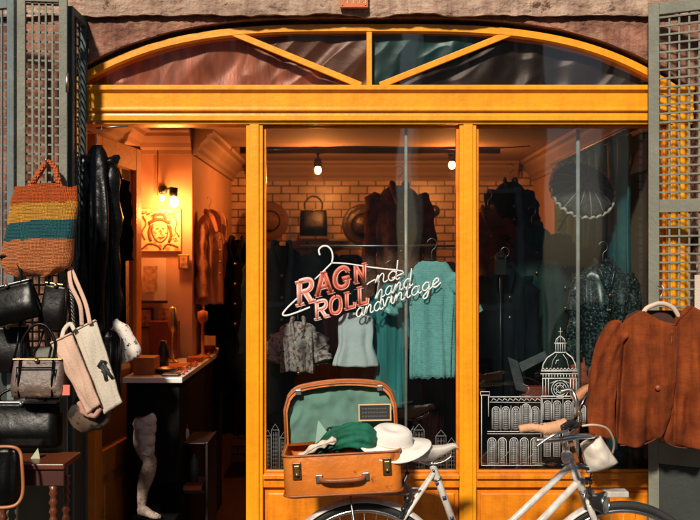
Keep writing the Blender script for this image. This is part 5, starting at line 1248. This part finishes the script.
# rear rack
q = MB(); rz = .716
for s_ in (-1, 1):
    q.tube([(B(300, 0).x, by + s_ * .06, rz), (B(405, 0).x, by + s_ * .055, rz), (B(424, 0).x, by + s_ * .015, rz + .01)], .0045, 8)
    q.tube([(B(350, 0).x, by + s_ * .06, rz), cr + Vector((0, s_ * .065, 0))], .004, 8)
for x in (310, 340, 370, 400): q.tube([(B(x, 0).x, by - .06, rz), (B(x, 0).x, by + .06, rz)], .004, 6)
build('carrier', q, steel, bike)
q = MB(); q.tube(spline([B(408, 470, -.04), B(404, 480, -.05), B(410, 492, -.05), B(404, 505, -.05), B(400, 516, -.05)], 6), .008, 8, wob=.7); q.ball(B(407, 496, -.05), .016); q.ball(B(403, 506, -.05), .012); q.tube([B(406, 444, -.03), B(407, 475, -.03)], .003, 6)
build('cable_lock', q, blackp, bike)

# ------------------------------------------------------------------ suitcase on the rack
SZ = .728; sx_ = P(343.5, 500, -.65).x
sc_ = thing('suitcase', 'open tan leather suitcase with pale green lining on the bicycle carrier', 'suitcase', (sx_, -.49, SZ), (0, R(-3.0), 0))
W, Dp, H = .462, .30, .172
def rrect(w, d, r, n=6):
    pts = []
    for cx, cz, a0 in ((w / 2 - r, d / 2 - r, 0), (-w / 2 + r, d / 2 - r, 90), (-w / 2 + r, -d / 2 + r, 180), (w / 2 - r, -d / 2 + r, 270)):
        for k in range(n + 1):
            a = R(a0 + 90 * k / n); pts.append((cx + r * math.cos(a), cz + r * math.sin(a)))
    return pts
q = MB()
def sring(w, d, r, z, dz=0): return [Vector((a, b, z + .004 * noise.noise(Vector((a * 9, b * 9, z))))) for a, b in rrect(w, d, r)]
rings = [sring(W - .05, Dp - .03, .03, .0), sring(W - .015, Dp - .01, .035, .004), sring(W - .003, Dp, .04, .018), sring(W, Dp + .004, .04, .07), sring(W - .002, Dp + .004, .04, .12), sring(W, Dp, .04, H - .006), sring(W - .004, Dp - .004, .038, H), sring(W - .016, Dp - .016, .034, H), sring(W - .018, Dp - .018, .034, H - .02), sring(W - .02, Dp - .02, .034, .012)]
q.loft(rings, True, True); base = build('base', q, tanleather, sc_, world=False)
q = MB(); q.tube([Vector((a, b, .012)) for a, b in rrect(W + .002, Dp + .002, .04)], .005, 8, closed=True); q.tube([Vector((a, b, H - .004)) for a, b in rrect(W + .002, Dp + .002, .04)], .0045, 8, closed=True); build('piping', q, tan_edge, base, world=False)
fy = -Dp / 2
q = MB(); q.tube(spline([(-.085, fy - .006, .078), (-.075, fy - .028, .076), (-.04, fy - .036, .074), (.04, fy - .036, .074), (.075, fy - .028, .076), (.085, fy - .006, .078)], 6), .0095, 10); build('handle', q, tan_edge, sc_, world=False)
for s_ in (-1, 1):
    q = MB(); q.box(s_ * .09 - .014, s_ * .09 + .014, fy - .012, fy + .002, .062, .094); build('handle_mount', q, steel, sc_, world=False, bevel=.003)
    q = MB(); x = s_ * .175; q.box(x - .017, x + .017, fy - .010, fy + .001, .078, .145); lk = build('lock_plate', q, mat('tarnished_brass', (.14, .08, .04), .4, .3, 30, metal=.8), sc_, world=False, bevel=.003)
    q = MB(); q.box(x - .010, x + .010, fy - .019, fy - .011, .095, .135); q.ball((x, fy - .02, .10), .006); build('latch', q, brass, lk, world=False, bevel=.002)
# lid: hinged at back, leaning
def lidp(a, h, t):                # a along width, h up the lid, t thickness towards the viewer
    tilt = R(8); return Vector((a, Dp / 2 + .005 + math.sin(tilt) * h - t * math.cos(tilt), H + math.cos(tilt) * h - t * math.sin(tilt)))
LH = .248; TH = .06
def lido(w, h, top_r=.07, arch=.03):
    pts = []; n = 30
    pts.append((-w / 2, 0.0)); 
    for k in range(n + 1):
        u = k / n; x = -w / 2 + w * u
        e = max(0, (abs(x) - (w / 2 - top_r)) / top_r)
        z = h - arch * (2 * abs(x) / w) ** 2 - top_r * (1 - math.sqrt(max(0, 1 - e * e)))
        pts.append((x, z))
    pts.append((w / 2, 0.0)); return pts
q = MB(); o1, o2 = lido(W, LH), lido(W - .022, LH - .012)
rings = [[lidp(a, h, 0) for a, h in lido(W - .02, LH - .01)], [lidp(a, h, .01) for a, h in o1], [lidp(a, h, TH) for a, h in o1], [lidp(a, h, TH + .001) for a, h in o2], [lidp(a, h, .016) for a, h in o2]]
q.loft(rings, False, True); q.add([lidp(a, h, 0) for a, h in lido(W - .02, LH - .01)], [tuple(range(33))[::-1]]); lid = build('lid', q, tanleather, sc_, world=False, bevel=.002)
q = MB(); q.tube([lidp(a, h, TH) for a, h in o1], .006, 8); q.tube([lidp(a, h, .012) for a, h in o1], .005, 8); build('lid_trim', q, tan_edge, lid, world=False)
q = MB()
def lf(u, v):
    h = lerp(0, LH - .014, v); x = lerp(-1, 1, u); wv = (W - .026) / 2
    top = LH - .014 - .03 * x * x - .07 * (1 - math.sqrt(max(0, 1 - max(0, (abs(x) * wv - (wv - .07)) / .07) ** 2)))
    return lidp(x * wv, top * v, .018 + .012 * noise.noise(Vector((u * 5, v * 3, 0))) + .01 * noise.noise(Vector((u * 14, v * 5, 3))))
q.grid(lf, 50, 26); build('lining', q, lining, lid, world=False)
for s_ in (-1, 1):
    q = MB(); q.box(-.012, .012, -.004, .004, -.01, .012, Matrix.Translation(lidp(s_ * .17, LH - .028 - .002, TH + .004))); build('lid_catch', q, steel, lid, world=False, bevel=.002)
# contents
def SP(px, py, y): return P(px, py, y)
q = MB(); yg = -.56
gp = spline([SP(304, 457, yg - .02), SP(318, 450, yg - .01), SP(332, 442, yg), SP(348, 437, yg), SP(362, 438, yg), SP(374, 444, yg)], 8); n = len(gp)
q.tube(gp, [sinterp([(0, .01), (.2, .024), (.5, .048), (.8, .058), (1, .04)], i / (n - 1)) for i in range(n)], 90, flat=1.0, wob=.10, seed=5, flute=.06)
single('green_scarf', q, greencloth, 'bunched glossy green scarf lying in the open suitcase', 'scarf', P(340, 450, yg))
q = MB(); gp = spline([SP(300, 458, yg - .03), SP(312, 449, yg - .05), SP(326, 443, yg - .05), SP(336, 440, yg - .04)], 8); n = len(gp)
q.tube(gp, [.012 + .004 * math.sin(i) for i in range(n)], 40, wob=.3, seed=8, flute=.12); single('pale_cloth', q, mat('cream_silk', (.60, .50, .40), .5, .15, 12, .3, 50), 'cream silk cloth draped over the suitcase edge beside the green scarf', 'cloth', P(315, 452, yg))
q = MB(); q.loft([[SP(318, 421, -.50), SP(319, 421, -.50), SP(319, 421.6, -.495)], [SP(315, 445, -.51), SP(333, 440, -.49), SP(324, 446, -.46)], [SP(316, 456, -.50), SP(336, 446, -.49), SP(326, 458, -.46)]], True, False)
single('cloth_peak', q, mat('pale_green_cloth', (.30, .46, .38), .7, .15, 8), 'pale green pointed cloth corner standing in the suitcase', 'cloth', P(322, 445, -.5))
q = MB(); q.box(X(326, -.45), X(362, -.45), -.47, -.42, Z(450, -.45), Z(428, -.45)); q.v = [v + Vector((0, 0, (v.x - X(326, -.45)) * .12)) for v in q.v]
single('black_pouch', q, blackleather2, 'black leather pouch standing behind the green scarf in the suitcase', 'pouch', P(344, 450, -.45), bevel=.012)
hat = thing('white_hat', 'white felt hat with wide brim resting on the suitcase edge', 'hat', P(391, 444, -.53), (R(14), R(7), 0))
q = MB(); rg = []
for j, (r, h) in enumerate([(.134, -.003), (.136, .0), (.134, .003), (.100, .001), (.082, .004), (.077, .010), (.075, .030), (.070, .054), (.058, .067), (.034, .066), (.012, .058), (.0005, .057)]):
    rg.append([Vector((r * math.cos(t) * (1.12 if h > .02 or j > 3 else 1.18) + 0, r * math.sin(t) * .92, h + (.018 * math.cos(2 * t) * ((r - .07) / .05) if r > .07 and j < 5 else 0) + (.010 * math.cos(2 * t) if h > .07 else 0))) for t in [2 * math.pi * k / 48 for k in range(48)]])
q.loft(rg, True, True); build('crown', q, white_felt, hat, world=False)
q = MB(); q.tube([Vector((.0715 * 1.12 * math.cos(t), .0715 * .92 * math.sin(t), .014)) for t in [2 * math.pi * k / 40 for k in range(40)]], .006, 6, closed=True); build('hat_band', q, mat('ivory_ribbon', (.68, .62, .54), .6), hat, world=False)
sg = thing('framed_sign', 'small black notice in a pale wooden frame standing in the suitcase lid', 'sign', P(375, 421, -.40), (R(-6), R(-1), 0))
s3 = F / (D - .42); w3, h3 = 33 / s3, 17 / s3
q = MB()
q.box(-w3 / 2, w3 / 2, -.006, .006, 0, .006); q.box(-w3 / 2, w3 / 2, -.006, .006, h3 - .006, h3); q.box(-w3 / 2, -w3 / 2 + .006, -.006, .006, .0061, h3 - .0061); q.box(w3 / 2 - .006, w3 / 2, -.006, .006, .0061, h3 - .0061)
build('frame', q, mat('pale_gold_wood', (.62, .42, .22), .5), sg, world=False, bevel=.001)
q = MB(); q.box(-w3 / 2 + .006, w3 / 2 - .006, -.002, .004, .006, h3 - .006); build('board', q, mat('blackboard', (.015, .016, .016), .7), sg, world=False)
q = MB()
for r_ in range(3):
    x = -w3 / 2 + .016
    while x < w3 / 2 - .018:
        zz = h3 * (.27 + .22 * r_); q.stroke([(x, zz - .003), (x + .003, zz + .004), (x + .005, zz - .002), (x + .008, zz + .003)], .0016, -.0028, .0008); x += .0115
build('lettering', q, mat('chalk_grey', (.25, .25, .23), .8), sg, world=False)

# ------------------------------------------------------------------ building across the street (seen in the glass)
def townhouse(xa, xb, label, h):
    ho = thing('townhouse', label, 'building', ((xa + xb) / 2, -13, -.12))
    q = MB(); q.box(xa, xb, -16, -13, -.12, h); build('wall', q, mat('grey_render', (.28, .34, .34), .85, .25, 1.2), ho)
    q = MB(); q.box(xa - .2, xb + .2, -16.2, -12.7, h, h + .3); build('roof', q, mat('slate', (.06, .065, .07), .7), ho)
    x = xa + 1.2
    while x < xb - .8:
        for fl in (0, 1):
            z0 = .9 + fl * 3.2
            q = MB(); q.box(x - .55, x + .55, -13.0, -12.94, z0 - .1, z0 + 2.1); w_ = build('window', q, mat('white_trim', (.7, .72, .7), .6), ho)
            q = MB(); q.box(x - .45, x + .45, -12.94, -12.93, z0, z0 + 2.0); build('pane', q, mat('dark_pane', (.02, .03, .035), .1), w_)
        x += 2.3
    return ho
townhouse(-12, .9, 'long grey rendered townhouse across the street mirrored in the middle window', 7.6)
townhouse(1.35, 3.5, 'narrow grey house across the street mirrored in the right window', 7.0)
townhouse(5.3, 13, 'grey house beyond the street gap mirrored at the right end of the glass', 7.2)
lp = thing('street_lamp', 'pale grey street lamp across the street mirrored as a vertical streak', 'street lamp', (4.15, -11, -.12))
q = MB(); q.lathe([(.16, 0), (.16, .3), (.09, .5), (.07, 4.6), (.05, 4.8)], (4.15, -11, -.12), (0, 0, 1), 16, caps=True); build('post', q, mat('pale_post', (.75, .76, .74), .4), lp)
q = MB(); q.tube([(4.15, -11, 4.6), (4.15, -10.6, 4.9), (4.15, -10.0, 4.9)], .05, 10); q.ball((4.15, -9.9, 4.87), .2, 1, 1.6, .5); build('lamp_head', q, mat('pale_post', (.75, .76, .74)), lp)

# ------------------------------------------------------------------ camera, light, world
cam = bpy.data.cameras.new('camera'); co = bpy.data.objects.new('camera', cam); C.objects.link(co)
co.location = (0, -D, EYE); co.rotation_euler = (R(90), 0, 0); cam.sensor_width = 36; cam.lens = 36 * F / 700; cam.clip_end = 800; cam.clip_start = .05
cam.dof.use_dof = True; cam.dof.focus_distance = 4.25; cam.dof.aperture_fstop = 3.2
bpy.context.scene.camera = co
EL, AZ = 35, 15
dv = Vector((math.sin(R(AZ)) * math.cos(R(EL)), math.cos(R(AZ)) * math.cos(R(EL)), -math.sin(R(EL))))
sl = bpy.data.lights.new('sun', 'SUN'); sl.energy = 4.3; sl.angle = R(4); sl.color = (1, .90, .76)
so = bpy.data.objects.new('sun', sl); C.objects.link(so); so.rotation_euler = dv.to_track_quat('-Z', 'Y').to_euler(); so.location = (-3, -6, 8)
w = bpy.data.worlds.new('World'); bpy.context.scene.world = w; w.use_nodes = True
N, L = w.node_tree.nodes, w.node_tree.links
sk = N.new('ShaderNodeTexSky'); sk.sky_type = 'NISHITA'; sk.sun_disc = False; sk.sun_elevation = R(EL); sk.sun_rotation = math.atan2(-dv.x, -dv.y)
bg = N['Background']; bg.inputs['Strength'].default_value = .05; L.new(sk.outputs[0], bg.inputs[0])
sc = bpy.context.scene; sc.render.engine = 'CYCLES'
sc.view_settings.view_transform = 'Standard'; sc.view_settings.look = 'None'; sc.view_settings.gamma = 1; sc.view_settings.exposure = 0.12; sc.view_settings.use_curve_mapping = False
sc.cycles.transparent_max_bounces = 16; sc.cycles.max_bounces = 8
